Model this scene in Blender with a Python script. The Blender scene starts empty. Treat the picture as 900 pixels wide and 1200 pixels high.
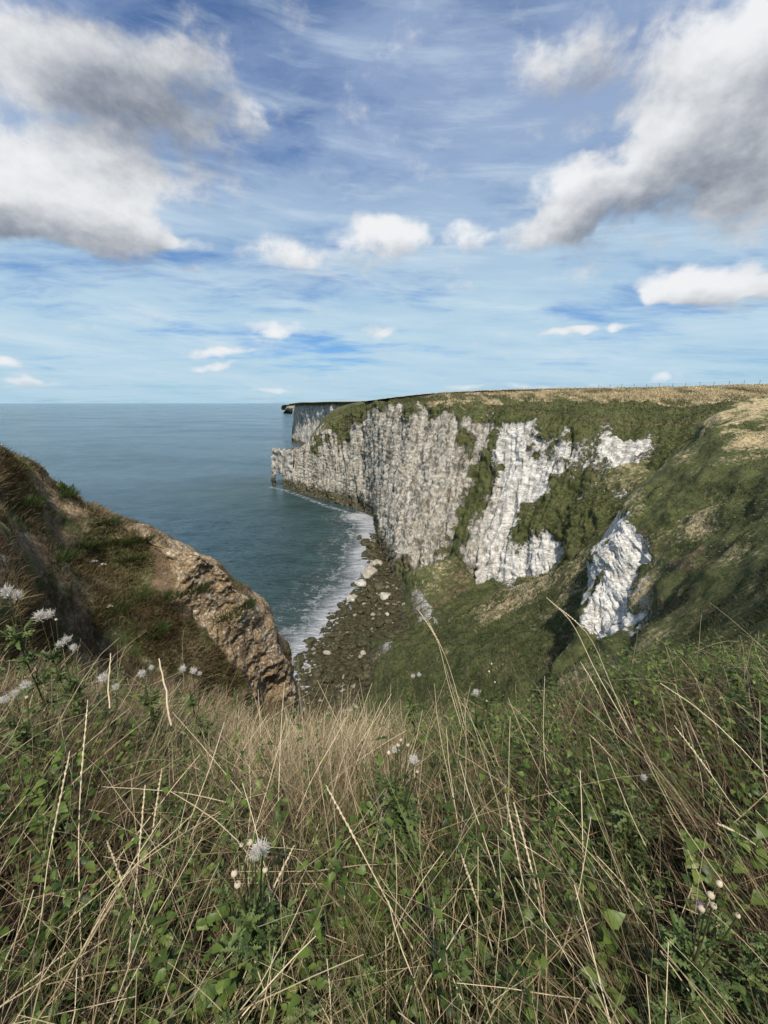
import bpy, math, random
import numpy as np
from mathutils import Vector
random.seed(7); RNG = np.random.default_rng(11)
SC = bpy.context.scene
COL = SC.collection

# ------------------------------------------------------------------ camera
CZ = 62.0
F = 500.0                      # focal length in photo pixels (photo 900x1200)
PITCH = math.atan(128 / F)
SP, CP = math.sin(PITCH), math.cos(PITCH)
cam_data = bpy.data.cameras.new('camera')
cam_data.sensor_fit = 'VERTICAL'; cam_data.sensor_height = 36
cam_data.lens = 36 * F / 1200
cam_data.clip_start = 0.05; cam_data.clip_end = 100000
cam = bpy.data.objects.new('camera', cam_data); COL.objects.link(cam)
cam.location = (0, 0, CZ); cam.rotation_euler = (math.pi / 2 - PITCH, 0, 0)
SC.camera = cam

# ------------------------------------------------------------------ light
SUN_EL, SUN_AZ = 56.0, 177.0     # azimuth of the sun clockwise from +Y (the view direction); behind and left
sun_data = bpy.data.lights.new('sun', 'SUN'); sun_data.energy = 5.0
sun_data.angle = math.radians(2.5); sun_data.color = (1.0, 0.93, 0.84)
sun = bpy.data.objects.new('sun', sun_data); COL.objects.link(sun)
_e, _a = math.radians(SUN_EL), math.radians(SUN_AZ)
SUN_DIR = Vector((math.cos(_e) * math.sin(_a), math.cos(_e) * math.cos(_a), math.sin(_e)))
sun.rotation_euler = SUN_DIR.to_track_quat('Z', 'Y').to_euler()
SC.view_settings.view_transform = 'Standard'; SC.view_settings.look = 'None'
SC.view_settings.exposure = 0.12; SC.view_settings.gamma = 1.0
SC.view_settings.use_curve_mapping = False
SC.cycles.max_bounces = 6; SC.cycles.diffuse_bounces = 2; SC.cycles.glossy_bounces = 2
SC.cycles.transmission_bounces = 3; SC.cycles.transparent_max_bounces = 4
SC.cycles.caustics_reflective = False; SC.cycles.caustics_refractive = False
SC.cycles.use_denoising = True


# ------------------------------------------------------------------ node helper
class NT:
    def __init__(s, tree): s.t = tree; s.n = tree.nodes; s.l = tree.links
    def node(s, typ, **kw):
        n = s.n.new(typ)
        for k, v in kw.items(): setattr(n, k, v)
        return n
    def put(s, sock, v):
        if isinstance(v, bpy.types.NodeSocket): s.l.new(v, sock)
        elif v is not None:
            if hasattr(sock, 'default_value'):
                dv = sock.default_value
                if hasattr(dv, '__len__') and not hasattr(v, '__len__'): v = (v,) * len(dv)
                if hasattr(dv, '__len__') and len(dv) == 4 and len(v) == 3: v = (*v, 1)
                sock.default_value = v
    def m(s, op, a, b=None, c=None, clamp=False):
        n = s.node('ShaderNodeMath', operation=op, use_clamp=clamp)
        s.put(n.inputs[0], a); s.put(n.inputs[1], b)
        if c is not None: s.put(n.inputs[2], c)
        return n.outputs[0]
    def v(s, op, a, b=None, c=None):
        n = s.node('ShaderNodeVectorMath', operation=op)
        s.put(n.inputs[0], a)
        if b is not None:
            if op == 'SCALE': s.put(n.inputs[3], b)
            else: s.put(n.inputs[1], b)
        if c is not None: s.put(n.inputs[2], c)
        return n.outputs[1] if op in ('DOT_PRODUCT', 'LENGTH') else n.outputs[0]
    def xyz(s, x, y, z=0.0):
        n = s.node('ShaderNodeCombineXYZ'); s.put(n.inputs[0], x); s.put(n.inputs[1], y); s.put(n.inputs[2], z); return n.outputs[0]
    def sep(s, v):
        n = s.node('ShaderNodeSeparateXYZ'); s.put(n.inputs[0], v); return n.outputs
    def noise(s, vec, scale=1, detail=4, rough=.55, dist=0, lac=2.0, col=False):
        n = s.node('ShaderNodeTexNoise'); s.put(n.inputs['Vector'], vec)
        n.inputs['Scale'].default_value = scale; n.inputs['Detail'].default_value = detail
        n.inputs['Roughness'].default_value = rough; n.inputs['Distortion'].default_value = dist
        n.inputs['Lacunarity'].default_value = lac
        return n.outputs[1] if col else n.outputs[0]
    def voro(s, vec, scale=1, feature='F1', rnd=1.0, out=0):
        n = s.node('ShaderNodeTexVoronoi', feature=feature); s.put(n.inputs['Vector'], vec)
        n.inputs['Scale'].default_value = scale; n.inputs['Randomness'].default_value = rnd
        return n.outputs[out]
    def ss(s, x, a, b):
        n = s.node('ShaderNodeMapRange', interpolation_type='SMOOTHSTEP', clamp=True)
        s.put(n.inputs[0], x); s.put(n.inputs[1], a); s.put(n.inputs[2], b); return n.outputs[0]
    def lin(s, x, a, b, c=0., d=1.):
        n = s.node('ShaderNodeMapRange', clamp=True)
        s.put(n.inputs[0], x); s.put(n.inputs[1], a); s.put(n.inputs[2], b); s.put(n.inputs[3], c); s.put(n.inputs[4], d); return n.outputs[0]
    def mix(s, f, a, b, blend='MIX'):
        n = s.node('ShaderNodeMix', data_type='RGBA', blend_type=blend); s.put(n.inputs[0], f)
        s.put(n.inputs[6], a); s.put(n.inputs[7], b); return n.outputs[2]
    def attr(s, name, out=2):
        n = s.node('ShaderNodeAttribute', attribute_name=name); return n.outputs[out]


# ------------------------------------------------------------------ sky
def build_world():
    w = bpy.data.worlds.new('World'); SC.world = w; w.use_nodes = True
    w.node_tree.nodes.clear()
    T = NT(w.node_tree)
    out = T.node('ShaderNodeOutputWorld'); bg = T.node('ShaderNodeBackground')
    bg.inputs[1].default_value = 0.1
    T.l.new(bg.outputs[0], out.inputs[0])
    sky = T.node('ShaderNodeTexSky', sky_type='NISHITA', sun_disc=False)
    sky.sun_elevation = math.radians(SUN_EL); sky.sun_rotation = math.radians(SUN_AZ)
    sky.altitude = 50; sky.air_density = 1.0; sky.dust_density = 0.4; sky.ozone_density = 2.5
    d = T.node('ShaderNodeTexCoord').outputs['Generated']
    d = T.v('NORMALIZE', d)
    x, y, z = T.sep(d)
    az = T.m('ARCTAN2', x, y); el = T.m('ARCSINE', z)
    V = T.xyz(az, el)
    skyc = T.mix(1.0, sky.outputs[0], (0.45, 0.71, 1.02), 'MULTIPLY')

    def pix(px, py):
        cx, cy = (px - 450) / F, (600 - py) / F
        X, Y, Z = cx, CP + cy * SP, -SP + cy * CP
        return math.atan2(X, Y), math.atan2(Z, math.hypot(X, Y))
    # cumulus: x, y, half width, half height in photo pixels, weight
    blobs = [(70, 150, 190, 130, .42), (210, 190, 120, 80, .34), (30, 20, 190, 60, .35), (760, 140, 170, 110, .34), (700, 300, 120, 40, .25), (400, 300, 160, 40, .3), (850, 345, 120, 34, .3), (60, 250, 155, 52, 1.5), (150, 262, 85, 26, 1.0), (-60, 190, 150, 110, .9), (110, 200, 95, 60, .8),
             (165, 100, 140, 90, .62), (60, 60, 150, 80, .5), (230, 60, 70, 80, .4),
             (300, 130, 26, 34, .62), (225, 283, 42, 14, .6), (245, 322, 30, 9, .5),
             (445, 278, 68, 29, 1.0), (335, 292, 62, 24, .6), (478, 262, 32, 17, .5),
             (552, 270, 38, 24, .75), (668, 222, 56, 46, 1.2), (640, 270, 78, 28, 1.1), (720, 235, 62, 44, .8),
             (800, 190, 110, 88, 1.2), (880, 230, 100, 70, 1.0), (830, 70, 140, 90, 1.0), (930, 110, 110, 110, 1.0),
             (665, 70, 85, 60, .75), (960, 20, 150, 90, .7),
             (815, 332, 78, 34, 1.35), (890, 335, 40, 20, .9), (780, 352, 40, 10, .7),
             (326, 386, 34, 12, .95), (445, 392, 36, 9, .75), (725, 386, 20, 8, .9), (655, 391, 42, 6, .8), (690, 388, 20, 5, .7),
             (250, 409, 62, 6, .75), (255, 424, 45, 7, .75), (40, 441, 38, 6, .85), (8, 420, 34, 8, .8), (50, 438, 14, 6, .5),
             (770, 443, 13, 10, .75), (640, 452, 130, 6, .7), (320, 459, 22, 4, .75), (540, 452, 40, 5, .6)]
    B = []
    for px, py, rx, ry, wt in blobs:
        a0, e0 = pix(px, py); a1, _ = pix(px + rx, py); _, e1 = pix(px, py - ry)
        B.append((a0, e0, abs(a1 - a0), abs(e1 - e0), wt))
    # ring of plain clouds round the rest of the sky, so reflections and other views stay plausible
    rr = random.Random(4)
    for k in range(9):
        B.append((1.25 + k * .47, rr.uniform(.15, .8), rr.uniform(.14, .3), rr.uniform(.05, .13), 1.0))

    # node group: density(V) -> D
    g = bpy.data.node_groups.new('cloud_density', 'ShaderNodeTree')
    g.interface.new_socket('V', in_out='INPUT', socket_type='NodeSocketVector')
    g.interface.new_socket('M', in_out='OUTPUT', socket_type='NodeSocketFloat')
    G = NT(g)
    gi = G.node('NodeGroupInput').outputs[0]
    go = G.node('NodeGroupOutput')
    wv = G.noise(gi, 7.0, 3, .55, col=True)
    wv = G.v('SUBTRACT', wv, (.5, .5, .5))
    vv = G.v('ADD', gi, G.v('MULTIPLY', wv, (.16, .075, 0)))
    acc = None
    for a0, e0, sa, se, wt in B:
        q = G.v('MULTIPLY', G.v('SUBTRACT', vv, (a0, e0, 0)), (1 / sa, 1 / se, 0))
        r = G.m('LENGTH', q) if False else G.v('DOT_PRODUCT', q, q)
        c = G.m('MULTIPLY_ADD', r, -wt, wt); c = G.m('MAXIMUM', c, 0.0)
        acc = c if acc is None else G.m('ADD', acc, c)
    acc = G.m('MINIMUM', acc, 1.5)
    n1 = G.noise(G.v('MULTIPLY', gi, (1, 1.5, 1)), 9, 10, .62, .1)
    bil = G.m('ABSOLUTE', G.m('SUBTRACT', G.noise(G.v('MULTIPLY', vv, (1, 1.3, 1)), 17, 5, .55), .5))
    D = G.m('MULTIPLY_ADD', G.m('SUBTRACT', n1, .5), 2.3, acc)
    D = G.m('MULTIPLY_ADD', bil, -1.1, D)
    G.l.new(G.m('ADD', D, .05), go.inputs[0])

    def dens(v):
        n = T.node('ShaderNodeGroup'); n.node_tree = g; T.put(n.inputs[0], v); return n.outputs[0]
    D0 = dens(V)
    D1 = dens(T.v('ADD', V, (-.022, .040, 0)))
    alpha = T.ss(D0, .05, 1.05)
    rel = T.m('SUBTRACT', D0, D1)
    fine = lambda v: T.noise(T.v('MULTIPLY', v, (1, 1.5, 1)), 22, 6, .6)
    rel2 = T.m('SUBTRACT', fine(V), fine(T.v('ADD', V, (-.006, .012, 0))))
    thick = T.ss(D0, .55, 1.9)
    light = T.m('MULTIPLY_ADD', rel2, .45, T.m('MULTIPLY_ADD', rel, .46, .46)); light = T.m('MULTIPLY_ADD', T.m('SUBTRACT', T.noise(V, 3.2, 4, .5), .5), 1.0, light)
    light = T.m('MULTIPLY_ADD', thick, -.30, light)
    for qx, qy, rx, ry, wt in [(180, 95, 150, 130, .55), (60, 285, 190, 40, .35), (20, 60, 120, 60, .2), (780, 235, 110, 50, .45), (700, 90, 90, 60, .3), (640, 285, 90, 22, .3), (880, 130, 120, 90, .22), (25, 120, 45, 60, -.35), (185, 245, 60, 30, -.5), (60, 235, 90, 34, -.4), (655, 208, 40, 30, -.5), (775, 165, 60, 40, -.35), (850, 40, 90, 50, -.3), (610, 60, 50, 40, -.15), (430, 272, 90, 22, -.4), (552, 262, 40, 20, -.4), (815, 325, 80, 18, -.5), (300, 125, 24, 26, -.4), (330, 384, 30, 8, -.3)]:
        a0, e0 = pix(qx, qy); a1, _ = pix(qx + rx, qy); _, e1 = pix(qx, qy - ry)
        q = T.v('MULTIPLY', T.v('SUBTRACT', V, (a0, e0, 0)), (1 / abs(a1 - a0), 1 / abs(e1 - e0), 0)); r = T.m('EXPONENT', T.m('MULTIPLY', T.v('DOT_PRODUCT', q, q), -1.0))
        light = T.m('MULTIPLY_ADD', r, -wt, light)
    ccol = T.mix(T.ss(light, -.75, 1.1), (1.5, 1.8, 2.4), (8.2, 8.3, 8.4))
    # high thin cloud, streaked
    zc = T.m('MAXIMUM', z, 0.0)
    P = T.v('DIVIDE', T.xyz(x, y, 0), T.xyz(T.m('ADD', zc, .10), T.m('ADD', zc, .10), 1))
    wn = T.v('SUBTRACT', T.noise(P, 1.1, 3, .5, col=True), (.5, .5, .5))
    P2 = T.v('ADD', P, T.v('SCALE', wn, .65))
    st = T.noise(T.v('MULTIPLY', P2, (.75, 1.7, 1)), 1.1, 9, .62)
    big = T.noise(T.v('ADD', P, (5.3, 1.7, 0)), .55, 4, .5)
    ci = T.ss(T.m('MULTIPLY_ADD', big, .8, T.m('MULTIPLY', st, 1.0)), .60, .93)
    # more veil low over the horizon
    low = T.ss(el, .55, .12)
    ci = T.m('MULTIPLY', ci, T.m('MULTIPLY_ADD', low, .18, .80))
    cicol = T.mix(low, (3.2, 4.2, 6.1), (4.5, 6.2, 7.4))
    stk = T.noise(T.xyz(T.m('MULTIPLY', az, 2.2), T.m('MULTIPLY_ADD', az, 1.2, T.m('MULTIPLY', el, 17.))), 1.6, 8, .62, .25)
    col = T.mix(ci, skyc, cicol)
    col = T.mix(T.m('MULTIPLY', T.m('MULTIPLY', T.ss(stk, .46, .72), T.m('MULTIPLY_ADD', low, .28, .38)), .95), col, (6.0, 7.1, 7.9))
    col = T.mix(T.m('MULTIPLY', T.m('MULTIPLY', T.ss(stk, .50, .30), low), .30), col, (2.3, 4.2, 6.6))
    col = T.mix(T.m('MULTIPLY', alpha, .96), col, ccol)
    # haze at the horizon
    hz = T.ss(el, .10, -.01)
    col = T.mix(T.m('MULTIPLY', hz, .45), col, (3.9, 5.8, 7.0))
    T.l.new(col, bg.inputs[0])
    w.cycles.sampling_method = 'MANUAL'; w.cycles.sample_map_resolution = 512
build_world()


# ------------------------------------------------------------------ numpy noise
_perm = RNG.permutation(512).astype(np.int64); _perm = np.concatenate([_perm] * 3)
_grad = RNG.normal(size=(512, 3)); _grad /= np.linalg.norm(_grad, axis=1)[:, None]
def perlin(p):
    p = np.asarray(p, float); i = np.floor(p).astype(np.int64); f = p - i; i &= 511
    u = f * f * f * (f * (f * 6 - 15) + 10); r = 0
    for dx in (0, 1):
        for dy in (0, 1):
            for dz in (0, 1):
                h = _perm[_perm[_perm[(i[..., 0] + dx) & 511] + ((i[..., 1] + dy) & 511)] % 512 + ((i[..., 2] + dz) & 511)] % 512
                g = _grad[h]
                w = (u[..., 0] if dx else 1 - u[..., 0]) * (u[..., 1] if dy else 1 - u[..., 1]) * (u[..., 2] if dz else 1 - u[..., 2])
                r = r + w * (g[..., 0] * (f[..., 0] - dx) + g[..., 1] * (f[..., 1] - dy) + g[..., 2] * (f[..., 2] - dz))
    return r * 1.6
def fbm(p, octv=4, gain=.5, lac=2.03):
    a, s, r = 1., 1., 0
    for k in range(octv): r = r + a * perlin(p * s + 17.3 * k); a *= gain; s *= lac
    return r
def sm(x, a, b): t = np.clip((x - a) / (b - a), 0, 1); return t * t * (3 - 2 * t)

def ray(px, py):
    cx, cy = (px - 450) / F, (600 - py) / F
    return np.array([cx, CP + cy * SP, -SP + cy * CP])
def at(px, py, Y):
    d = ray(px, py); return np.array([0, 0, CZ]) + d * (Y / d[1])
def sea_at(px, py, z=0.):
    d = ray(px, py); return np.array([0, 0, CZ]) + d * ((z - CZ) / d[2])
def project(P):
    q = P - np.array([0, 0, CZ]); dep = q[..., 1] * CP - q[..., 2] * SP
    up = q[..., 1] * SP + q[..., 2] * CP; dep = np.where(dep < .05, .05, dep)
    return 450 + F * q[..., 0] / dep, 600 - F * up / dep

def catmull(C, n):
    """upsample the first axis of C to n samples"""
    m = C.shape[0]; t = np.linspace(0, m - 1, n); i = np.minimum(t.astype(int), m - 2); f = (t - i)
    f = f.reshape((-1,) + (1,) * (C.ndim - 1))
    p0, p1, p2, p3 = C[np.maximum(i - 1, 0)], C[i], C[i + 1], C[np.minimum(i + 2, m - 1)]
    return .5 * (2 * p1 + (p2 - p0) * f + (2 * p0 - 5 * p1 + 4 * p2 - p3) * f ** 2 + (3 * p1 - p0 - 3 * p2 + p3) * f ** 3)
def loft(ctrl, nu, nv):
    C = np.array(ctrl, float); C = catmull(C, nu); C = catmull(C.swapaxes(0, 1), nv).swapaxes(0, 1); return C
def normals(S):
    du = np.gradient(S, axis=0); dv = np.gradient(S, axis=1); n = np.cross(du, dv)
    return n / (np.linalg.norm(n, axis=2, keepdims=True) + 1e-9)
def smooth_grid(N, k):
    for _ in range(k):
        N = (N + np.roll(N, 1, 0) + np.roll(N, -1, 0) + np.roll(N, 1, 1) + np.roll(N, -1, 1)) / 5
    return N

def mesh_from(name, V, FA, mat, attrs=None, smooth=True, parent=None, fattrs=None, mats=None, midx=None):
    me = bpy.data.meshes.new(name); V = np.asarray(V, np.float32).reshape(-1, 3); FA = np.asarray(FA, np.int32)
    k = FA.shape[1]
    me.vertices.add(len(V)); me.vertices.foreach_set('co', V.ravel())
    me.loops.add(FA.size); me.loops.foreach_set('vertex_index', FA.ravel())
    me.polygons.add(len(FA)); me.polygons.foreach_set('loop_start', np.arange(0, FA.size, k, dtype=np.int32))
    me.update(calc_edges=True)
    me.polygons.foreach_set('use_smooth', np.full(len(FA), smooth))
    for a, vals in (attrs or {}).items():
        at_ = me.attributes.new(a, 'FLOAT', 'POINT'); at_.data.foreach_set('value', np.asarray(vals, np.float32).ravel())
    me.materials.append(mat)
    for m_ in (mats or []): me.materials.append(m_)
    if midx is not None: me.polygons.foreach_set('material_index', np.asarray(midx, np.int32))
    o = bpy.data.objects.new(name, me); COL.objects.link(o)
    if parent: o.parent = parent
    return o
def grid_faces(nu, nv):
    i = np.arange(nu * nv).reshape(nu, nv)
    return np.stack([i[:-1, :-1], i[1:, :-1], i[1:, 1:], i[:-1, 1:]], -1).reshape(-1, 4)
def grid_obj(name, S, mat, attrs): return mesh_from(name, S, grid_faces(*S.shape[:2]), mat, attrs)
def tag(o, label=None, cat=None, group=None, kind=None):
    if label: o['label'] = label
    if cat: o['category'] = cat
    if group: o['group'] = group
    if kind: o['kind'] = kind
    return o

def polydist(X, Y, poly):
    """signed distance in px, positive inside"""
    P = np.array(poly, float); Q = np.roll(P, -1, 0); best = np.full(X.shape, 1e9); inside = np.zeros(X.shape, bool)
    for (ax, ay), (bx, by) in zip(P, Q):
        ex, ey = bx - ax, by - ay
        t = np.clip(((X - ax) * ex + (Y - ay) * ey) / (ex * ex + ey * ey + 1e-9), 0, 1)
        best = np.minimum(best, np.hypot(X - ax - t * ex, Y - ay - t * ey))
        c = ((ay > Y) != (by > Y)) & (X < (bx - ax) * (Y - ay) / (by - ay + 1e-12) + ax); inside ^= c
    return np.where(inside, best, -best)
def region(S, polys, soft=4, wob=8, fr=.12):
    X, Y = project(S)
    n = fbm(S * fr, 4, .6)
    r = np.zeros(X.shape)
    for p in polys: r = np.maximum(r, sm(polydist(X, Y, p) + n * wob, -soft, soft))
    return r


# ------------------------------------------------------------------ materials
def new_mat(name):
    m = bpy.data.materials.new(name); m.use_nodes = True; m.node_tree.nodes.clear(); T = NT(m.node_tree)
    out = T.node('ShaderNodeOutputMaterial'); b = T.node('ShaderNodeBsdfPrincipled')
    T.l.new(b.outputs[0], out.inputs[0]); b.inputs['Roughness'].default_value = .9
    b.inputs['Specular IOR Level'].default_value = .2
    return m, T, b, out

def terrain_mat(name, sc=1.0):
    """chalk / turf / dry grass / soil by the cover attributes of the mesh; sc = size of the texture"""
    m, T, b, out = new_mat(name)
    pos = T.node('ShaderNodeNewGeometry').outputs['Position']
    px, py, pz = T.sep(pos)
    veg, dry, soil, grey = T.attr('veg'), T.attr('dry'), T.attr('soil'), T.attr('grey')
    n_f = T.noise(pos, .9 * sc, 8, .65); n_m = T.noise(pos, .16 * sc, 6, .6); n_ff = T.noise(pos, 4.0 * sc, 5, .7)
    # chalk
    ver = T.noise(T.v('MULTIPLY', pos, (1, 1, .10)), .42 * sc, 9, .74)           # narrow dark streaks down the face
    bed = T.noise(T.v('MULTIPLY', T.v('ADD', pos, T.v('SCALE', T.noise(pos, .1, 2, col=True), 4.)), (.16, .16, 1.3)), .8 * sc, 6, .7)
    crk = T.m('ABSOLUTE', T.m('SUBTRACT', T.noise(T.v('MULTIPLY', pos, (.35, .35, 1.5)), .55 * sc, 5, .7), .5))
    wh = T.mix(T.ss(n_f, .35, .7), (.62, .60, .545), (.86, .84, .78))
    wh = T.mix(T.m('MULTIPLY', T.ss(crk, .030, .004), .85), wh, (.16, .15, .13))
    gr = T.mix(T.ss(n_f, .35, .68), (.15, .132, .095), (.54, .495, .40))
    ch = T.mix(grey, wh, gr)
    ch = T.mix(T.m('MULTIPLY', T.ss(bed, .56, .70), .24), ch, (.20, .185, .165))
    ch = T.mix(T.m('MULTIPLY', T.ss(ver, .49, .60), T.m('MULTIPLY_ADD', grey, .62, .34)), ch, (.095, .082, .062))
    ch = T.mix(T.m('MULTIPLY', T.ss(n_m, .56, .7), T.m('MULTIPLY_ADD', grey, .25, .15)), ch, (.30, .22, .12))
    # turf
    gn = T.mix(T.ss(n_m, .35, .65), (.036, .052, .013), (.084, .100, .030))
    gn = T.mix(T.ss(n_f, .42, .68), gn, (.115, .105, .045))
    gn = T.mix(T.ss(n_ff, .52, .72), gn, (.13, .12, .065))
    dr = T.mix(T.ss(n_f, .35, .7), (.24, .19, .095), (.50, .41, .25))
    tf = T.mix(T.ss(T.m('MULTIPLY_ADD', T.m('SUBTRACT', n_f, .5), .9, dry), .32, .68), gn, dr)
    dr = T.mix(T.ss(n_ff, .48, .66), dr, (.16, .13, .065))
    so = T.mix(T.ss(n_f, .35, .65), (.065, .044, .028), (.20, .14, .085))
    ora = T.mix(T.ss(n_ff, .4, .68), (.24, .165, .088), (.50, .385, .245))
    so = T.mix(T.ss(soil, .55, .95), so, ora)
    peb = T.m('MULTIPLY', T.ss(T.voro(T.v('ADD', pos, T.v('SCALE', T.noise(pos, 4 * sc, 2, col=True), .2)), 2.6 * sc), .42, .26), T.ss(T.noise(pos, .35 * sc, 4, .65), .46, .56))
    so = T.mix(T.m('MULTIPLY', peb, T.ss(soil, .5, .9)), so, (.58, .54, .46))
    land = T.mix(T.ss(T.m('MULTIPLY_ADD', T.m('SUBTRACT', n_f, .5), .8, soil), .33, .6), tf, so)
    nn = T.m('MULTIPLY_ADD', T.m('SUBTRACT', n_f, .5), 2.0, T.m('MULTIPLY_ADD', T.m('SUBTRACT', n_m, .5), .9, veg))
    vm = T.ss(nn, .40, .58)
    col = T.mix(vm, ch, land)
    # dark weed and wet rock at the water line
    wet = T.m('MULTIPLY', T.ss(T.m('MULTIPLY_ADD', n_m, 8.0, pz), 13.5, 9.0), T.m('MULTIPLY_ADD', vm, -.85, 1.))
    col = T.mix(T.m('MULTIPLY', wet, .9), col, T.mix(T.ss(n_f, .4, .6), (.022, .021, .013), (.10, .085, .035)))
    T.put(b.inputs['Base Color'], col)
    bp = T.node('ShaderNodeBump'); bp.inputs['Strength'].default_value = 1.0; bp.inputs['Distance'].default_value = .62
    hch = T.m('ADD', T.m('MULTIPLY', n_f, .9 / sc), T.m('ADD', T.m('MULTIPLY', ver, 1.6 / sc), T.m('MULTIPLY', bed, .35 / sc)))
    hgr = T.m('ADD', T.m('MULTIPLY', n_f, .8 / sc), T.m('MULTIPLY', n_ff, .45 / sc))
    mh = T.node('ShaderNodeMix', data_type='FLOAT'); T.put(mh.inputs[0], vm); T.put(mh.inputs[2], hch); T.put(mh.inputs[3], hgr)
    T.put(bp.inputs['Height'], mh.outputs[0]); T.l.new(bp.outputs[0], b.inputs['Normal'])
    return m

M_CLIFF = terrain_mat('chalk_and_turf', 1.0)
M_NEAR = terrain_mat('near_slope_cover', 2.6)

def simple_attrs(S, veg=1., dry=0., soil=0., grey=0.):
    o = np.ones(S.shape[:2]); return {'veg': o * veg, 'dry': o * dry, 'soil': o * soil, 'grey': o * grey}


# ------------------------------------------------------------------ main cliff
def P(*a): return at(*a)
def build_main_cliff():
    # station: foot, lower mid, upper mid, chalk top, brow, skyline  as (px, py, Y)
    st = [
        [(335, 571, 318), (336, 560, 319), (338, 543, 321), (340, 529, 323), (341, 528, 325), (342, 527.5, 327)],
        [(352, 579, 296), (353, 563, 298), (354, 545, 301), (356, 528, 304), (358, 524, 308), (360, 522, 312)],
        [(377, 588, 276), (377, 565, 279), (377, 535, 283), (376, 508, 288), (381, 495, 295), (388, 484, 303)],
        [(405, 596, 256), (405, 568, 259), (404, 530, 264), (404, 492, 270), (408, 482, 278), (414, 472.5, 290)],
        [(437, 606, 231), (436, 572, 234), (434, 520, 240), (434, 479, 246), (437, 475, 252), (441, 470.5, 262)],
        [(446, 640, 181), (449, 590, 188), (458, 530, 197), (466, 479, 204), (469, 472, 212), (474, 466.5, 226)],
        [(470, 690, 136), (477, 640, 144), (498, 560, 157), (515, 483, 170), (516, 470, 180), (520, 462, 196)],
        [(502, 716, 121), (515, 660, 130), (540, 575, 142), (562, 488, 155), (566, 473, 166), (572, 459.5, 182)],
        [(556, 705, 109), (568, 650, 117), (588, 575, 130), (604, 495, 142), (612, 475, 154), (622, 458, 170)],
        [(615, 693, 101), (622, 640, 109), (636, 575, 120), (650, 502, 131), (656, 476, 144), (666, 457, 160)],
        [(662, 676, 95), (668, 630, 101), (684, 575, 110), (702, 512, 120), (708, 478, 134), (716, 456.5, 150)],
        [(706, 655, 84), (722, 610, 92), (745, 570, 101), (768, 520, 111), (774, 480, 126), (782, 455.5, 142)],
        [(770, 630, 74), (792, 590, 83), (815, 550, 92), (838, 512, 102), (845, 478, 118), (854, 453.5, 134)],
        [(860, 610, 66), (880, 570, 74), (900, 535, 83), (925, 500, 92), (935, 474, 106), (945, 451, 122)],
        [(980, 590, 60), (1000, 550, 67), (1020, 520, 75), (1050, 492, 84), (1062, 468, 96), (1075, 447, 112)],
        [(1200, 560, 54), (1215, 530, 60), (1235, 505, 68), (1260, 480, 76), (1270, 455, 88), (1290, 436, 104)],
    ]
    C = []
    for k, row in enumerate(st):
        pts = [P(*r) for r in row]
        foot = pts[0].copy()
        under = foot + np.array([-6, -8, -14.]) if k > 4 else foot + np.array([-4, -6, -10.])
        if k > 7: under = foot + np.array([-4, -12, -12.])
        top = pts[-1]
        if k == 0: b1, b2 = top + [6, 14, -22], top + [6, 26, -45]
        elif k == 1: b1, b2 = top + [10, 20, -18], top + [10, 60, -50]
        elif k == 2: b1, b2 = top + [18, 26, -5], top + [60, 90, -8]
        elif k == 3: b1, b2 = top + [30, 34, .0], top + [180, 330, -3]
        else:
            b1 = top + [26, 34, .2]; b2 = top + np.array([330, 460 - 22 * k, 1.])
        C.append([under] + pts + [np.array(b1, float), np.array(b2, float)])
    nu, nv = 620, 330
    C = np.array(C)
    # rows unevenly dense: put most samples on the face
    Cu = catmull(C, nu)
    m = Cu.shape[1]
    dens = [.4, 1, 1.2, 1.2, .8, .7, .35, .3]
    cum = np.concatenate([[0], np.cumsum(dens)]); tt = np.interp(np.linspace(0, cum[-1], nv), cum, np.arange(m))
    i = np.minimum(tt.astype(int), m - 2); f = (tt - i)[:, None, None]
    A = Cu.swapaxes(0, 1)
    p0, p1, p2, p3 = A[np.maximum(i - 1, 0)], A[i], A[i + 1], A[np.minimum(i + 2, m - 1)]
    S = (.5 * (2 * p1 + (p2 - p0) * f + (2 * p0 - 5 * p1 + 4 * p2 - p3) * f ** 2 + (3 * p1 - p0 - 3 * p2 + p3) * f ** 3)).swapaxes(0, 1)
    N = smooth_grid(normals(S), 6); N /= np.linalg.norm(N, axis=2, keepdims=True)
    if N[300, 100, 1] > 0: N = -N
    row = np.broadcast_to(tt[None, :], S.shape[:2])
    face = sm(row, .6, 1.3) * (1 - sm(row, 4.0, 5.2))
    # cover, traced on the face and fixed to it
    chalk = region(S, [
        # main grey wall
        [(300, 510), (340, 515), (350, 505), (368, 484), (384, 476), (396, 480), (406, 494), (418, 480), (470, 480), (520, 484), (575, 490), (600, 500),
         (566, 530), (562, 560), (548, 590), (538, 622), (532, 668), (480, 715), (455, 700), (300, 640)],
        # white wall
        [(570, 488), (622, 496), (628, 540), (648, 560), (668, 588), (650, 596), (628, 594), (606, 622), (600, 650), (625, 692), (590, 684), (560, 672),
         (538, 655), (534, 640), (552, 600), (572, 565), (582, 530), (574, 510)],
        [(590, 640), (640, 620), (660, 655), (655, 680), (625, 690), (592, 678)],
        [(628, 502), (672, 510), (678, 535), (655, 560), (630, 545)],
        [(705, 515), (760, 520), (764, 545), (740, 575), (718, 560), (704, 535)],
        [(495, 690), (505, 700), (512, 725), (495, 725)],
    ], 12, 20, .10)
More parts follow.
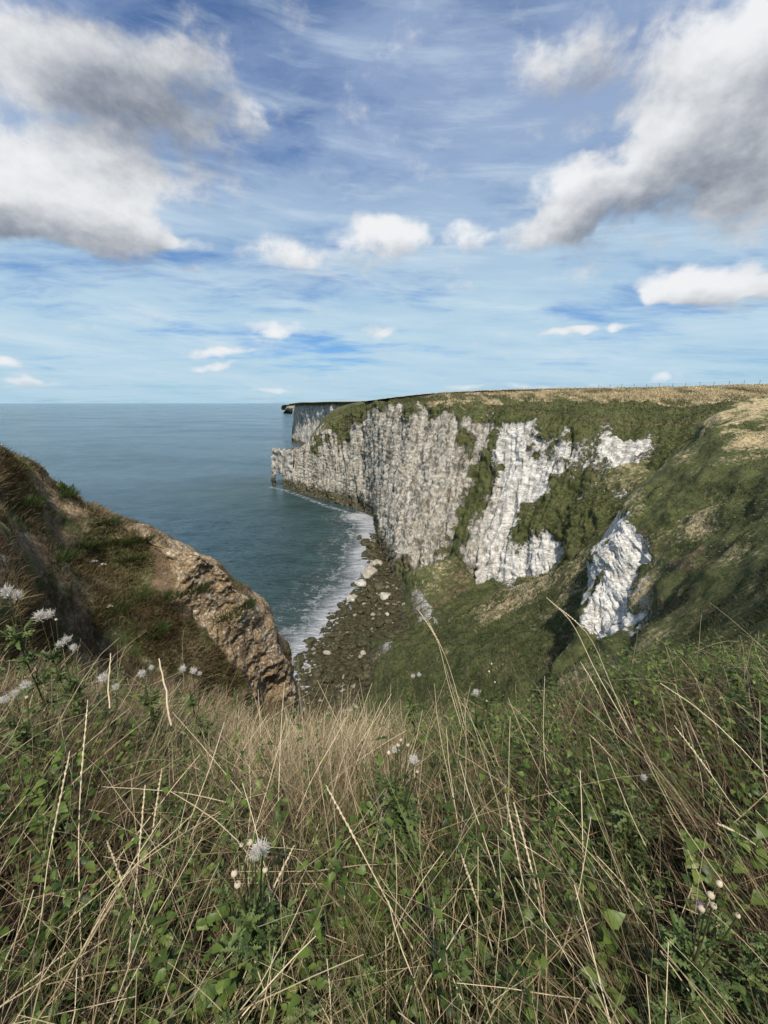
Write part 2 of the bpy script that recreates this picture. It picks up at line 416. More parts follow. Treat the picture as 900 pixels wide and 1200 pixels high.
    green = region(S, [
        [(538, 622), (548, 590), (562, 560), (570, 535), (580, 555), (560, 600), (540, 640), (548, 665), (520, 700), (490, 712), (505, 670)],
        [(600, 628), (628, 592), (650, 600), (640, 618), (612, 640)],
        [(374, 493), (386, 478), (398, 471), (436, 470), (418, 496), (402, 508), (392, 506), (384, 520), (370, 524), (366, 512)],
        [(544, 505), (553, 505), (556, 535), (549, 545)],
        [(640, 500), (656, 505), (660, 540), (640, 535)],
    ], 10, 18, .10)
    ledge = region(S, [[(552, 548), (568, 540), (566, 565), (550, 560)], [(470, 655), (480, 650), (488, 700), (470, 690)]], 3, 4, .1)
    scat = region(S, [[(610, 498), (700, 508), (775, 515), (770, 560), (735, 590), (690, 560), (670, 590), (640, 560)], [(560, 560), (585, 540), (560, 640), (530, 690), (510, 700)]], 8, 18, .1)
    chalk = np.maximum(chalk, scat * .46); chalk = chalk * (1 - .92 * green) * (1 - .8 * ledge)
    hd = 1 - sm(np.arange(nu)[:, None] + 0 * row, 85, 135); chalk = chalk * (1 - sm(row, 4.15, 4.6) * (1 - hd))
    chalk = np.where(row < 1.0, 1.0, chalk)
    X, Y = project(S)
    dry = region(S, [[(480, 440), (900, 435), (1300, 420), (1300, 455), (900, 474), (800, 476), (700, 472), (600, 474), (540, 482), (500, 476)]], 3, 5, .12)
    # dried grass hangs in slanting bands over the brow
    band = fbm(np.stack([S[..., 0] * .20 + S[..., 2] * .25, S[..., 1] * .12, S[..., 2] * .05], -1), 3)
    dry = dry * np.clip(.45 + sm(X, 560, 720) * .55 + .9 * np.maximum(band, 0), 0, 1)
    dry = np.where(row > 6.2, .75, dry * (.72 + .55 * band))
    dry = np.maximum(dry, np.where(Y > 470, .18 + .2 * fbm(S * .08, 3), 0) * (1 - chalk))
    soil = np.clip(region(S, [[(622, 520), (700, 520), (690, 570), (660, 575), (625, 545)], [(700, 515), (780, 520), (770, 560), (720, 590), (690, 560)],
                          [(364, 526), (370, 490), (392, 468), (440, 466), (425, 500), (385, 530)], [(364, 526), (370, 490), (392, 468), (440, 466), (425, 500), (385, 530)], [(470, 650), (500, 650), (520, 700), (470, 700)],
                          [(535, 500), (575, 490), (575, 545), (545, 560)]], 6, 12, .1) * (.55 + .5 * fbm(S * .2, 3)), 0, 1) * .55
    soil = np.maximum(soil, .42 * sm(row, 4.0, 4.4) * (1 - sm(row, 4.4, 4.9)))
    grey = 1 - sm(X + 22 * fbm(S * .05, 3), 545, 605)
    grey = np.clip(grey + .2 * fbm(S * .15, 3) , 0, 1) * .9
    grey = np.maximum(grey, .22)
    # relief: joints and gullies down the wall, beds across it, rough turf
    s_al = S[..., 0] * .45 - S[..., 1] * .9 * .6
    mid = S[:, 110]; arc = np.concatenate([[0], np.cumsum(np.linalg.norm(np.diff(mid, axis=0), axis=1))])[:, None] + 0 * row; arc = arc + 2.5 * fbm(S * .05, 2)
    flute = fbm(np.stack([arc * .085, 0 * row + 3, S[..., 2] * .012], -1), 4, .55)
    flute2 = fbm(np.stack([arc * .36, 0 * row + 9, S[..., 2] * .04], -1), 3, .55)
    flute = -np.abs(flute) * 1.0 + .35; flute2 = -np.abs(flute2) + .25
    beds = fbm(np.stack([S[..., 0] * .03, S[..., 1] * .03, S[..., 2] * .9], -1), 3, .6)
    rough = fbm(S * .55, 4, .6)
    near = np.clip(200 / np.maximum(S[..., 1], 60), .5, 1.4)
    wgt = 1 - .45 * sm(X, 560, 600)
    d = face * (chalk * (wgt * flute * 5.8 + flute2 * (1.0 + 1.1 * grey) + beds * .22 + rough * .55 + (-np.abs(fbm(np.stack([arc * .9, 0 * row, S[..., 2] * .10], -1), 3))) * .7) + (1 - chalk) * (1.0 + fbm(S * .09, 4) * 2.2 + flute * 2.5 + rough * .6))
    d += sm(row, 4, 5) * (1 - sm(row, 5.3, 6)) * (fbm(np.stack([S[..., 0] * .07, S[..., 1] * .07, S[..., 2] * .03], -1), 3) * 1.3)
    d *= sm(np.arange(nu)[:, None] + 0 * row, -1, 30) * .7 + .3
    S = S + N * d[..., None]
    S[..., 2] += sm(row, 5.6, 6.2) * .18 * fbm(S * .25, 3)
    # lip of turf overhanging the chalk
    o = grid_obj('cliff', S, M_CLIFF, {'veg': 1 - chalk, 'dry': dry, 'soil': soil, 'grey': grey})
    tag(o, kind='structure')
    return S, row, dry, 1 - chalk
CLIFF, CROW, CDRY, CVEG = build_main_cliff()

# ------------------------------------------------------------------ arch at the tip of the headland
def build_arch():
    base = sea_at(330, 571); s = 321 / F * 1.03
    # outline in the plane facing the camera, px offsets from photo
    import bmesh
    bm = bmesh.new()
    n1, n2, n3 = 46, 66, 18
    dirx = np.array([-.80, .60, 0]); diry = np.array([.60, .80, 0])
    def solid(u, w):   # u: photo x, w: photo y
        if w < 527 + 1.5 * math.sin(u * .9): return False
        if u < 316 + .7 * math.sin(w * .5): return False
        if 321.4 < u < 332.4:
            if w > 553.5 + abs(u - 327) * .5 + .8 * math.sin(u * 2): return False
        if u < 324 and w > 556:
            return u > 314.3 + (572 - w) * .10 and u < 321.5 + (572 - w) * .15
        return True
    vox = 1.0; cells = {}
    us = np.arange(312, 346, vox); ws = np.arange(525, 580, vox)
    ok = {(i, j) for i, u in enumerate(us) for j, w in enumerate(ws) if solid(u + .5, w + .5)}
    def vert(i, j, k):
        key = (i, j, k)
        if key not in cells:
            u, w = us[0] + i * vox, ws[0] + j * vox
            p = at(u, w, 321); p[1] += (k - 5) * 1.0 + (u - 330) * -.5; p[0] -= (k - 5) * .245; 
            nz = np.array([fbm(np.array([p * .25 + q]), 3)[0] for q in (0., 31., 67.)]) * np.array([.9, 1.5, .4])
            cells[key] = bm.verts.new(p + nz)
        return cells[key]
    K = 9
    for (i, j) in ok:
        for k in range(K):
            for (di, dj, dk, q) in (((-1), 0, 0, ((0, 0, 0), (0, 0, 1), (0, 1, 1), (0, 1, 0))), (1, 0, 0, ((1, 0, 0), (1, 1, 0), (1, 1, 1), (1, 0, 1))),
                                    (0, -1, 0, ((0, 0, 0), (1, 0, 0), (1, 0, 1), (0, 0, 1))), (0, 1, 0, ((0, 1, 0), (0, 1, 1), (1, 1, 1), (1, 1, 0))),
                                    (0, 0, -1, ((0, 0, 0), (0, 1, 0), (1, 1, 0), (1, 0, 0))), (0, 0, 1, ((0, 0, 1), (1, 0, 1), (1, 1, 1), (0, 1, 1)))):
                ni, nj, nk = i + di, j + dj, k + dk
                if (ni, nj) in ok and 0 <= nk < K: continue
                bm.faces.new([vert(i + a, j + b_, k + c) for a, b_, c in q])
    bmesh.ops.smooth_vert(bm, verts=bm.verts, factor=.5, use_axis_x=True, use_axis_y=True, use_axis_z=True)
    bmesh.ops.recalc_face_normals(bm, faces=bm.faces)
    me = bpy.data.meshes.new('sea_arch'); bm.to_mesh(me); bm.free()
    for a, v in (('veg', 0.), ('dry', 0.), ('soil', 0.), ('grey', .75)):
        t = me.attributes.new(a, 'FLOAT', 'POINT'); t.data.foreach_set('value', np.full(len(me.vertices), v, np.float32))
    me.polygons.foreach_set('use_smooth', np.ones(len(me.polygons), bool))
    me.materials.append(M_CLIFF)
    o = bpy.data.objects.new('sea_arch', me); COL.objects.link(o)
    tag(o, 'grey chalk arch with one thin leg standing in the sea at the tip of the headland', 'sea arch')
    o['kind'] = 'structure'
build_arch()

# ------------------------------------------------------------------ far promontories
def build_far():
    st = [  # foot, top, back
        [(344, 521, 690), (346, 496, 694), (349, 474.4, 702)],
        [(352, 524, 640), (353, 498, 646), (354, 473, 655)],
        [(366, 527, 590), (367, 500, 597), (368, 473, 606)],
        [(384, 532, 520), (385, 502, 530), (386, 472.5, 540)],
        [(410, 540, 440), (411, 505, 450), (412, 472.5, 462)],
        [(440, 550, 380), (441, 510, 390), (442, 472, 400)]]
    C = []
    for k, r in enumerate(st):
        pts = [P(*q) for q in r]; back = pts[-1] + np.array([60, 20 if k else 30, -1.2]); bb = pts[-1] + np.array([500, 700, -8.])
        if k == 0: back = pts[-1] + np.array([25, 40, -1.]); bb = pts[-1] + np.array([330, 900, -4.])
        C.append([pts[0] + [-6, -4, -12]] + pts + [back, bb])
    # seaward back side of the tip
    tip = C[0]; C.insert(0, [tip[0] + [6, 30, 0], tip[1] + [6, 30, -1], tip[2] + [6, 28, -2], tip[3] + [9, 26, -1], tip[4] + [10, 20, -1], tip[5] + [0, 60, 0]])
    C.insert(0, [q + np.array([90, 260, -6.]) for q in C[0]])
    S = loft(C, 200, 120); N = smooth_grid(normals(S), 3); N /= np.linalg.norm(N, axis=2, keepdims=True)
    row = np.broadcast_to(np.linspace(0, 5, 120)[None], S.shape[:2])
    face = 1 - sm(row, 2.7, 3.1)
    fl = fbm(np.stack([S[..., 0] * .07, S[..., 1] * .07, S[..., 2] * .01], -1), 4)
    S = S + N * (face * (fl * 5 + fbm(S * .2, 3) * 1.5))[..., None]
    tag(grid_obj('far_cliff', S, M_CLIFF, {'veg': sm(row, 2.75, 3.0) + .0 * row, 'dry': .65 + 0 * row, 'soil': 0 * row, 'grey': .7 + 0 * row}), kind='structure')
    # the farthest low head on the horizon
    C = [[sea_at(332, 483.6), P(333, 482.5, 2600), P(335, 481, 2640), P(337, 480.5, 2750)],
         [sea_at(336, 484.0), P(336, 479, 2550), P(337, 475.8, 2600), P(338, 475.6, 2750)],
         [sea_at(346, 485.0), P(346, 479, 2450), P(346, 475.2, 2500), P(347, 475, 2700)],
         [sea_at(372, 486.0), P(372, 479, 2300), P(372, 475, 2350), P(374, 475, 2600)]]
    for r in C: r.insert(0, r[0] + [0, -10, -12]); r.append(r[-1] + np.array([300, 900, -40.]))
    S = loft(C, 80, 40); S = S + fbm(S * .015, 4)[..., None] * np.array([6, 6, 2.])
    row = np.broadcast_to(np.linspace(0, 5, 40)[None], S.shape[:2])
    tag(grid_obj('far_headland', S, M_CLIFF, {'veg': sm(row, 2.6, 3.0) * .9 + .1, 'dry': .3 + 0 * row, 'soil': 0 * row, 'grey': 1. + 0 * row}), kind='structure')
build_far()


# ------------------------------------------------------------------ slope below the cliff, down to the beach
def build_mid_slope():
    C = [
        [(468, 698, 129), (456, 722, 116), (441, 752, 102), (424, 782, 90), (405, 830, 74)],
        [(486, 706, 113), (476, 730, 103), (460, 757, 92), (446, 784, 81), (430, 850, 62)],
        [(540, 690, 109), (512, 728, 95), (492, 760, 82), (476, 796, 70), (460, 860, 52)],
        [(600, 672, 110), (572, 712, 90), (552, 750, 74), (535, 796, 60), (520, 870, 44)],
        [(655, 655, 103), (630, 692, 84), (612, 735, 68), (596, 785, 55), (580, 870, 40)],
        [(705, 620, 98), (678, 664, 80), (665, 710, 64), (652, 770, 52), (640, 860, 36)],
        [(760, 580, 94), (728, 630, 76), (716, 690, 60), (705, 760, 49), (690, 860, 32)],
        [(840, 560, 90), (800, 620, 70), (790, 690, 55), (780, 760, 45), (770, 860, 28)]]
    C = [[P(*q) for q in r] for r in C]
    C = [[r[0] + [0, 14, 4.]] + r for r in C]
    C.insert(0, [q + np.array([-6, -3, -6.]) for q in C[0]])
    S = loft(C, 300, 260); N = smooth_grid(normals(S), 4); N /= np.linalg.norm(N, axis=2, keepdims=True)
    if N[100, 100, 2] < 0: N = -N
    spur = fbm(np.stack([S[..., 0] * .09 + S[..., 1] * .05, S[..., 1] * .02, S[..., 2] * .02], -1), 3)
    S = S + N * (spur * 2.2 + fbm(S * .25, 4) * .55 + .3)[..., None]
    chalk = region(S, [[(485, 690), (500, 695), (512, 728), (492, 728), (480, 712)], [(462, 742), (476, 735), (455, 762), (438, 775), (428, 800), (420, 790), (440, 762)],
                       [(560, 655), (590, 650), (615, 668), (600, 690), (572, 675)]], 3, 6, .2)
    chalk = np.maximum(chalk * .75, sm(-S[..., 2], -5, -2) * .6)
    dry = .25 + .3 * fbm(S * .06, 3) + region(S, [[(640, 650), (700, 640), (680, 690), (600, 720), (560, 730)]], 8, 14) * .3
    soil = np.clip(region(S, [[(530, 640), (560, 640), (550, 700), (505, 715)], [(640, 760), (690, 720), (690, 790), (640, 800)]], 6, 12) * .45 + .1 * fbm(S * .2, 3), 0, 1)
    o = grid_obj('slope', S, M_CLIFF, {'veg': 1 - chalk, 'dry': dry, 'soil': soil, 'grey': .35 + 0 * dry}); tag(o, kind='structure')
    return S
MID = build_mid_slope()

# ------------------------------------------------------------------ beach
BEACH_L = [(200, 980), (300, 850), (345, 800), (354, 776), (372, 750), (392, 726), (410, 702), (427, 680), (434, 662), (430, 645), (436, 625)]
def build_beach():
    C = []
    for k, (x, y) in enumerate(BEACH_L):
        a = sea_at(x - 8, y, -1.2); b = sea_at(x, y, 0.15); dx = 110 if k < 7 else 60
        c = sea_at(x + dx * .5, y + 1, 1.6); d = sea_at(x + dx + 20, y + 2, 5.5)
        C.append([a + (a - b) * 1.2, a, b, c, d])
    S = loft(C, 260, 180)
    n = fbm(S * .55, 3); cell = -np.abs(fbm(S * .9, 3)) + .25
    S[..., 2] += n * .35 + cell * .7
    row = np.broadcast_to(np.linspace(0, 4, 180)[None], S.shape[:2])
    m, T, b, out = new_mat('beach_rock')
    pos = T.node('ShaderNodeNewGeometry').outputs['Position']
    v = T.voro(pos, .9, 'F1', 1, 1); r = T.sep(v)[0]
    n1 = T.noise(pos, 1.2, 6, .7)
    c = T.mix(T.ss(n1, .35, .65), (.018, .018, .010), (.085, .072, .03))
    c = T.mix(T.ss(r, .93, .98), c, (.30, .27, .20))
    T.put(b.inputs['Base Color'], c); b.inputs['Roughness'].default_value = .6
    bp = T.node('ShaderNodeBump'); bp.inputs['Distance'].default_value = .6; T.put(bp.inputs['Height'], T.m('SUBTRACT', n1, T.voro(pos, .9))); T.l.new(bp.outputs[0], b.inputs['Normal'])
    tag(grid_obj('beach', S, m, {}), kind='structure')
    return S, m
BEACH, M_BEACH = build_beach()

# ------------------------------------------------------------------ near slopes
def spur_f(px): return 1 - .47 * float(sm(np.array(px), 0, 300))
def build_left_spur():
    ridge = [(-420, 400, 7), (-180, 470, 9), (-60, 512, 10.8), (0, 534, 12), (60, 568, 14.5), (130, 604, 18), (200, 633, 22), (245, 650, 24.5), (266, 668, 26.5), (292, 696, 28.5), (318, 742, 30.5), (340, 783, 32), (352, 830, 33), (360, 900, 33)]
    mid1 = [(-420, 470, 5.5), (-180, 530, 7), (-60, 570, 8.2), (0, 590, 9.5), (45, 620, 11.5), (105, 650, 14.5), (165, 675, 18), (208, 690, 20.5), (235, 710, 23), (258, 735, 25), (285, 765, 27), (310, 800, 29), (325, 850, 30), (335, 910, 30)]
    mid2 = [(-420, 600, 4.2), (-180, 620, 5.2), (-60, 650, 6), (0, 665, 6.8), (40, 690, 8), (85, 715, 10.5), (130, 735, 13), (170, 750, 15.5), (200, 765, 18), (228, 785, 20.5), (255, 805, 23), (280, 830, 25), (300, 870, 26), (310, 930, 26)]
    near = [(-420, 760, 3.0), (-180, 770, 3.6), (-60, 790, 4.0), (0, 800, 4.6), (35, 810, 5.4), (75, 820, 7.4), (115, 830, 9.5), (150, 840, 11.5), (180, 850, 13.5), (205, 860, 15.5), (230, 870, 18), (255, 885, 20), (275, 910, 21), (290, 960, 21)]
    under = [(-420, 1100, 1.8), (-180, 1050, 2), (-60, 1000, 2.3), (0, 980, 2.8), (35, 960, 3.4), (75, 950, 5), (115, 950, 7), (150, 950, 9), (180, 950, 11), (205, 950, 13), (230, 960, 15), (255, 960, 17), (275, 970, 18), (290, 1000, 18)]
    C = []
    for r in zip(ridge, mid1, mid2, near, under):
        p = [P(a, b, c * spur_f(a)) for a, b, c in r]
        rr = p[0]; k = len(C)
        b1 = rr + np.array([-1.0, 4.5, -5.0]); b2 = rr + np.array([-3, 16, -34.])
        C.append([b2, b1] + p)
    nu, nv = 520, 420
    C = np.array(C); S = loft(C, nu, nv)
    row = np.broadcast_to(np.linspace(0, 6, nv)[None], S.shape[:2])
    N = smooth_grid(normals(S), 5); N /= np.linalg.norm(N, axis=2, keepdims=True)
    if N[250, 250, 2] < 0: N = -N
    ora = region(S, [[(178, 640), (215, 628), (262, 655), (300, 700), (345, 780), (360, 830), (300, 820), (268, 770), (238, 735), (205, 700)]], 5, 10, .35)
    crest = region(S, [[(25, 545), (60, 560), (140, 600), (200, 628), (262, 652), (255, 668), (200, 648), (140, 622), (80, 600), (30, 575)]], 4, 5, .6)
    chalkp = region(S, [[(245, 680), (275, 672), (300, 705), (330, 760), (352, 800), (345, 830), (318, 810), (300, 760), (280, 730), (258, 705)],
                        [(215, 690), (235, 690), (240, 720), (222, 715)]], 4, 14, .7)
    vegp = region(S, [[(-40, 520), (30, 548), (60, 580), (40, 620), (-40, 610)], [(60, 575), (140, 610), (170, 660), (120, 665)],
                      [(90, 660), (175, 670), (240, 745), (270, 800), (190, 790), (120, 740)], [(255, 700), (275, 725), (268, 750), (248, 735)], [(-50, 700), (60, 720), (120, 800), (-50, 800)]], 8, 16, .5)
    rough = fbm(S * .9, 4, .55); big = fbm(S * .25, 3)
    X, Y = project(S)
    amp = np.clip(S[..., 1] / 16, .35, 1.0)
    terr = -np.abs(fbm(np.stack([S[..., 0] * .35, S[..., 1] * .35, S[..., 2] * 1.0], -1), 3)) + .2
    d = amp * (big * (.5 - .25 * ora) + rough * .11 + terr * .10 * (1 - ora)) + ora * (fbm(S * 2.2, 4, .6) * .09 + (-np.abs(fbm(S * [.9, .9, 1.6], 3))) * .12)
    d *= sm(row, 0, 1.2)
    S = S + N * d[..., None]
    veg = 1 - chalkp * (.22 + .35 * fbm(S * 2.5, 3)) 
    soil = np.clip(np.maximum(ora * (.95 + .35 * fbm(S * .7, 3)), crest * .7) + .46 * (1 - vegp) * (1 - ora) + .10 + .30 * fbm(S * .6, 3), 0, 1)
    soil = soil * (1 - .55 * vegp * (1 - ora))
    dry = np.clip(.25 + .35 * fbm(S * .3, 3), 0, 1)
    o = grid_obj('left_spur', S, M_NEAR, {'veg': veg, 'dry': dry, 'soil': soil, 'grey': .35 + 0 * dry}); tag(o, kind='structure')
    return S, N, row, ora, vegp, crest
LEFT = build_left_spur()

def build_right_slope():
    C = [
        [(668, 772, 42), (664, 800, 36), (652, 830, 24), (640, 870, 12), (600, 960, 4), (560, 1050, 1.6)],
        [(685, 720, 45), (698, 760, 40), (700, 800, 26), (690, 850, 12), (660, 940, 4.5), (620, 1050, 1.8)],
        [(698, 672, 48), (722, 725, 41), (735, 780, 27), (745, 830, 12), (720, 920, 4.6), (690, 1050, 1.9)],
        [(712, 630, 50), (742, 690, 42), (770, 750, 27), (800, 800, 12), (800, 900, 4.6), (780, 1050, 1.9)],
        [(730, 603, 52), (768, 655, 42), (805, 715, 27), (850, 775, 11.5), (880, 870, 4.6), (880, 1030, 1.9)],
        [(762, 572, 55), (806, 616, 43), (850, 675, 26), (920, 740, 11), (980, 830, 4.6), (1020, 1000, 2)],
        [(798, 537, 59), (845, 580, 43), (895, 635, 25), (1000, 700, 10.5), (1100, 780, 4.8), (1200, 950, 2.2)],
        [(838, 503, 62), (888, 550, 43), (960, 605, 24), (1100, 660, 10.5), (1300, 730, 5), (1500, 900, 2.5)],
        [(900, 480, 64), (950, 525, 43), (1040, 570, 24), (1250, 620, 10.5), (1600, 690, 5), (1900, 850, 2.8)],
        [(990, 472, 66), (1050, 505, 44), (1180, 545, 24), (1500, 590, 10.5), (2100, 660, 5), (2600, 800, 3)],
        [(1250, 468, 70), (1400, 490, 44), (1700, 525, 24), (2300, 570, 12), (3400, 650, 6), (4200, 800, 4)]]
    C = [[P(*q) for q in r] for r in C]
    C2 = []
    for k, r in enumerate(C):
        a = r[0]
        if k <= 4: b1, b2 = a + [1.5, 3.5, -6.], a + [5, 9, -24.]
        elif k <= 7: b1, b2 = a + [1, 6, -2.5], a + [3, 18, -16.]
        else: b1, b2 = a + [2, 10, -1.], a + [10, 35, -12.]
        C2.append([b2, b1] + r)
    C2.insert(0, [q + np.array([-3.5, 1, -9.]) for q in C2[0]])
    nu, nv = 520, 460; S = loft(C2, nu, nv)
    row = np.broadcast_to(np.linspace(0, 7, nv)[None], S.shape[:2])
    N = smooth_grid(normals(S), 5); N /= np.linalg.norm(N, axis=2, keepdims=True)
    if N[300, 250, 2] < 0: N = -N
    chalk = region(S, [[(722, 600), (742, 606), (748, 625), (760, 640), (750, 665), (740, 690), (742, 715), (748, 722), (738, 742), (728, 738), (716, 752), (700, 756), (688, 748), (686, 720), (698, 650), (700, 600)]], 6, 12, .35)
    chalk2 = region(S, [[(745, 690), (768, 690), (762, 735), (742, 742)]], 4, 10, .5) * .5
    chalk = np.maximum(chalk, chalk2 * .8) * (1 - sm(row, 5.6, 6)) * (1 - sm(project(S)[1], 752, 762))
    X, Y = project(S)
    dry = region(S, [[(835, 505), (860, 490), (900, 470), (1400, 440), (1400, 560), (940, 545), (900, 530), (870, 520)]], 22, 30, .2) * .72
    dry = np.maximum(dry, .28 + .35 * fbm(S * .15, 3))
    soil = region(S, [[(745, 612), (765, 618), (772, 645), (750, 640)], [(765, 700), (830, 690), (850, 720), (800, 735), (768, 740)], [(775, 640), (820, 630), (850, 660), (790, 680)]], 6, 12, .3) * (.42 + .3 * fbm(S * .5, 3))
    amp = np.clip(S[..., 1] / 30, .2, 1.1)
    arc = np.arange(nu)[:, None] * .085 + 0 * row + .8 * fbm(S * .12, 2)
    fl = -np.abs(fbm(np.stack([arc * .6, 0 * row, row * 1.2], -1), 4)) + .2
    d = amp * (fbm(S * .12, 3) * 1.3 + fbm(S * .5, 3, .45) * .22 * (1 - chalk) + chalk * (fl * .55 + fbm(S * [.6, .6, .9], 4, .55) * .30) )
    d *= sm(row, 0, 1.5)
    S = S + N * d[..., None]
    o = grid_obj('right_slope', S, M_NEAR, {'veg': 1 - chalk, 'dry': dry, 'soil': np.clip(soil, 0, 1), 'grey': .12 + 0 * dry}); tag(o, kind='structure')
    return S, N, row, chalk, dry
RIGHT = build_right_slope()

def ground_z(x, y):
    x = np.asarray(x, float); k = .44 - .12 * sm(x, .8, 3.0) - .16 * sm(-x, 1.2, 3.5)
    y = np.asarray(y, float)
    edge = -.75 * np.maximum(y - 3.4, 0) * (.35 + .65 * sm(-np.asarray(x, float), .5, 2))
    z = edge - 1.55 - .20 * np.maximum(y, -2) - k * np.maximum(y - 1.3, 0) - .35 * np.maximum(y - 3.2, 0) * (1 - sm(np.abs(x), 2, 4))
    q = np.stack([x * 1.3, y * 1.3, 0 * x], -1)
    z = z + .30 * sm(-x, .7, 2.0) * sm(y, .8, 1.8) + .42 * sm(x, .8, 2.2) * sm(y, .8, 1.8)
    return CZ + z + .10 * fbm(q, 3)
def build_ground():
    xs = np.linspace(-14, 16, 300); ys = np.linspace(-8, 6.5, 220)
    X, Y = np.meshgrid(xs, ys, indexing='ij'); S = np.stack([X, Y, ground_z(X, Y)], -1)
    m, T, b, out = new_mat('litter_soil')
    pos = T.node('ShaderNodeNewGeometry').outputs['Position']
    n1 = T.noise(pos, 14, 7, .7)
    c = T.mix(T.ss(n1, .35, .68), (.012, .009, .006), (.050, .036, .021)); T.put(b.inputs['Base Color'], c)
    bp = T.node('ShaderNodeBump'); bp.inputs['Distance'].default_value = .05; T.put(bp.inputs['Height'], n1); T.l.new(bp.outputs[0], b.inputs['Normal'])
    tag(grid_obj('ground', S, m, {}), kind='structure')
    # flat land behind and to the right of the viewer
    S = loft([[(-60, -8.0, 60.0), (-40, -90, 61), (-40, -400, 62)], [(-5, -6.5, 61.4), (-5, -90, 62.2), (-5, -400, 63)], [(14, -6.5, 61.2), (16, -90, 63), (60, -400, 64)],
              [(18, -3, 58.6), (120, -60, 63), (500, -300, 66)], [(130, 30, 59.0), (260, 10, 63), (700, -20, 66)]], 60, 60)
    tag(grid_obj('plateau', S - np.array([0, 0, .35]), M_NEAR, simple_attrs(S, dry=.7)), kind='structure')
build_ground()

# ------------------------------------------------------------------ sea
def build_sea():
    ys = np.concatenate([np.linspace(-400, 60, 12)[:-1], np.arange(60, 340, .8), 340 * 1.055 ** np.arange(0, 100)])
    xs0 = np.arange(-120, 40, .8); far = 1.12 ** np.arange(1, 58)
    xs = np.concatenate([(-120 - 60 * (far - 1))[::-1], xs0, 40 + 60 * (far - 1)])
    X, Y = np.meshgrid(xs, ys, indexing='ij'); Z = 0 * X
    S = np.stack([X, Y, Z], -1)
    # distance to shore: sample the waterline
    line = [sea_at(*q)[:2] for q in [(318, 571), (326, 573), (335, 575), (352, 581), (377, 591), (405, 600), (437, 609), (440, 620)]]
    line2 = [sea_at(x, y)[:2] for x, y in BEACH_L + [(438, 612), (420, 605)]][::-1]
    pts = np.array(line + line2); dd = np.full(X.shape, 1e9)
    for (a, b) in zip(pts[:-1], pts[1:]):
        e = b - a; t = np.clip(((X - a[0]) * e[0] + (Y - a[1]) * e[1]) / (e @ e), 0, 1)
        dd = np.minimum(dd, np.hypot(X - a[0] - t * e[0], Y - a[1] - t * e[1]))
    b2 = np.array(line2); d2 = np.full(X.shape, 1e9)
    for (a, b) in zip(b2[:-1], b2[1:]):
        e = b - a; t = np.clip(((X - a[0]) * e[0] + (Y - a[1]) * e[1]) / (e @ e), 0, 1)
        d2 = np.minimum(d2, np.hypot(X - a[0] - t * e[0], Y - a[1] - t * e[1]))
    near = np.exp(-np.hypot(X, Y - 150) / 400)
    S[..., 2] = (np.sin(dd * .55 + 2.2 * fbm(np.stack([X * .02, Y * .02, Z], -1), 2)) * .12 * np.exp(-dd / 60) + .34 * fbm(np.stack([X * .10, Y * .17, Z], -1), 3) + .16 * fbm(np.stack([X * .34 + Y * .1, Y * .5, Z], -1), 2)) * sm(near, .3, .6) * (1 - sm(Y, 170, 330))
    o_ = {'shore': dd, 'surf': d2}
    m, T, b, out = new_mat('sea_water')
    pos = T.node('ShaderNodeNewGeometry').outputs['Position']
    shore, surf = T.attr('shore'), T.attr('surf')
    px, py, pz = T.sep(pos)
    nn = T.noise(pos, .05, 6, .6); nf = T.noise(T.v('ADD', pos, T.v('SCALE', T.noise(pos, .15, 2, col=True), 6)), .45, 7, .72)
    rid = T.m('ABSOLUTE', T.m('SUBTRACT', T.noise(T.v('ADD', pos, T.v('SCALE', T.noise(pos, .12, 3, col=True), 9.)), .16, 5, .62), .5)); bands = T.m('SINE', T.m('MULTIPLY_ADD', nn, 16., T.m('MULTIPLY', surf, .62)))
    # body colour: dark green inshore paints in the cliff's reflection, blue out at sea
    deep = T.mix(T.ss(nn, .35, .65), (.085, .175, .235), (.120, .220, .285))
    bay_green = T.mix(T.ss(nn, .3, .7), (.048, .100, .098), (.085, .160, .160))
    body = T.mix(T.ss(shore, 110, 8), deep, bay_green)
    # large pale slicks and current lines
    sl = T.noise(T.v('MULTIPLY', T.v('ADD', pos, T.v('SCALE', T.noise(pos, .008, 3, col=True), 120.)), (.35, 1, 1)), .012, 5, .6)
    body = T.mix(T.m('MULTIPLY', T.ss(sl, .5, .7), .35), body, (.06, .115, .14))
    # foam
    sf = T.m('MULTIPLY_ADD', T.m('SUBTRACT', nn, .5), 14.0, surf)
    f1 = T.m('MULTIPLY', T.ss(sf, 11.0, 2.0), T.ss(nf, .26, .46))
    f2 = T.m('MULTIPLY', T.ss(T.m('MULTIPLY_ADD', T.m('SUBTRACT', nn, .5), 22., surf), 24.0, 6.0), T.m('MULTIPLY', T.m('MAXIMUM', T.ss(rid, .028, .004), T.m('MULTIPLY', T.ss(bands, .35, .95), .8)), T.ss(nf, .43, .58)))
    sh = T.m('MULTIPLY', T.ss(shore, 3.2, .4), T.ss(nf, .45, .6))
    cl = T.m('MULTIPLY', T.m('MULTIPLY', T.ss(T.noise(T.v('MULTIPLY', pos, (.6, 1.4, 1)), .035, 5, .7), .66, .74), T.ss(nf, .50, .62)), T.ss(py, 900, 150))
    foam = T.m('MAXIMUM', T.m('MAXIMUM', f1, f2), T.m('MAXIMUM', sh, T.m('MULTIPLY', cl, .7)), clamp=True)
    milky = T.m('MULTIPLY', T.ss(T.m('MULTIPLY_ADD', T.m('SUBTRACT', nn, .5), 25., surf), 26., 4.), .5)
    body = T.mix(milky, body, (.16, .20, .20))
    T.put(b.inputs['Base Color'], T.mix(foam, body, (.80, .82, .83)))
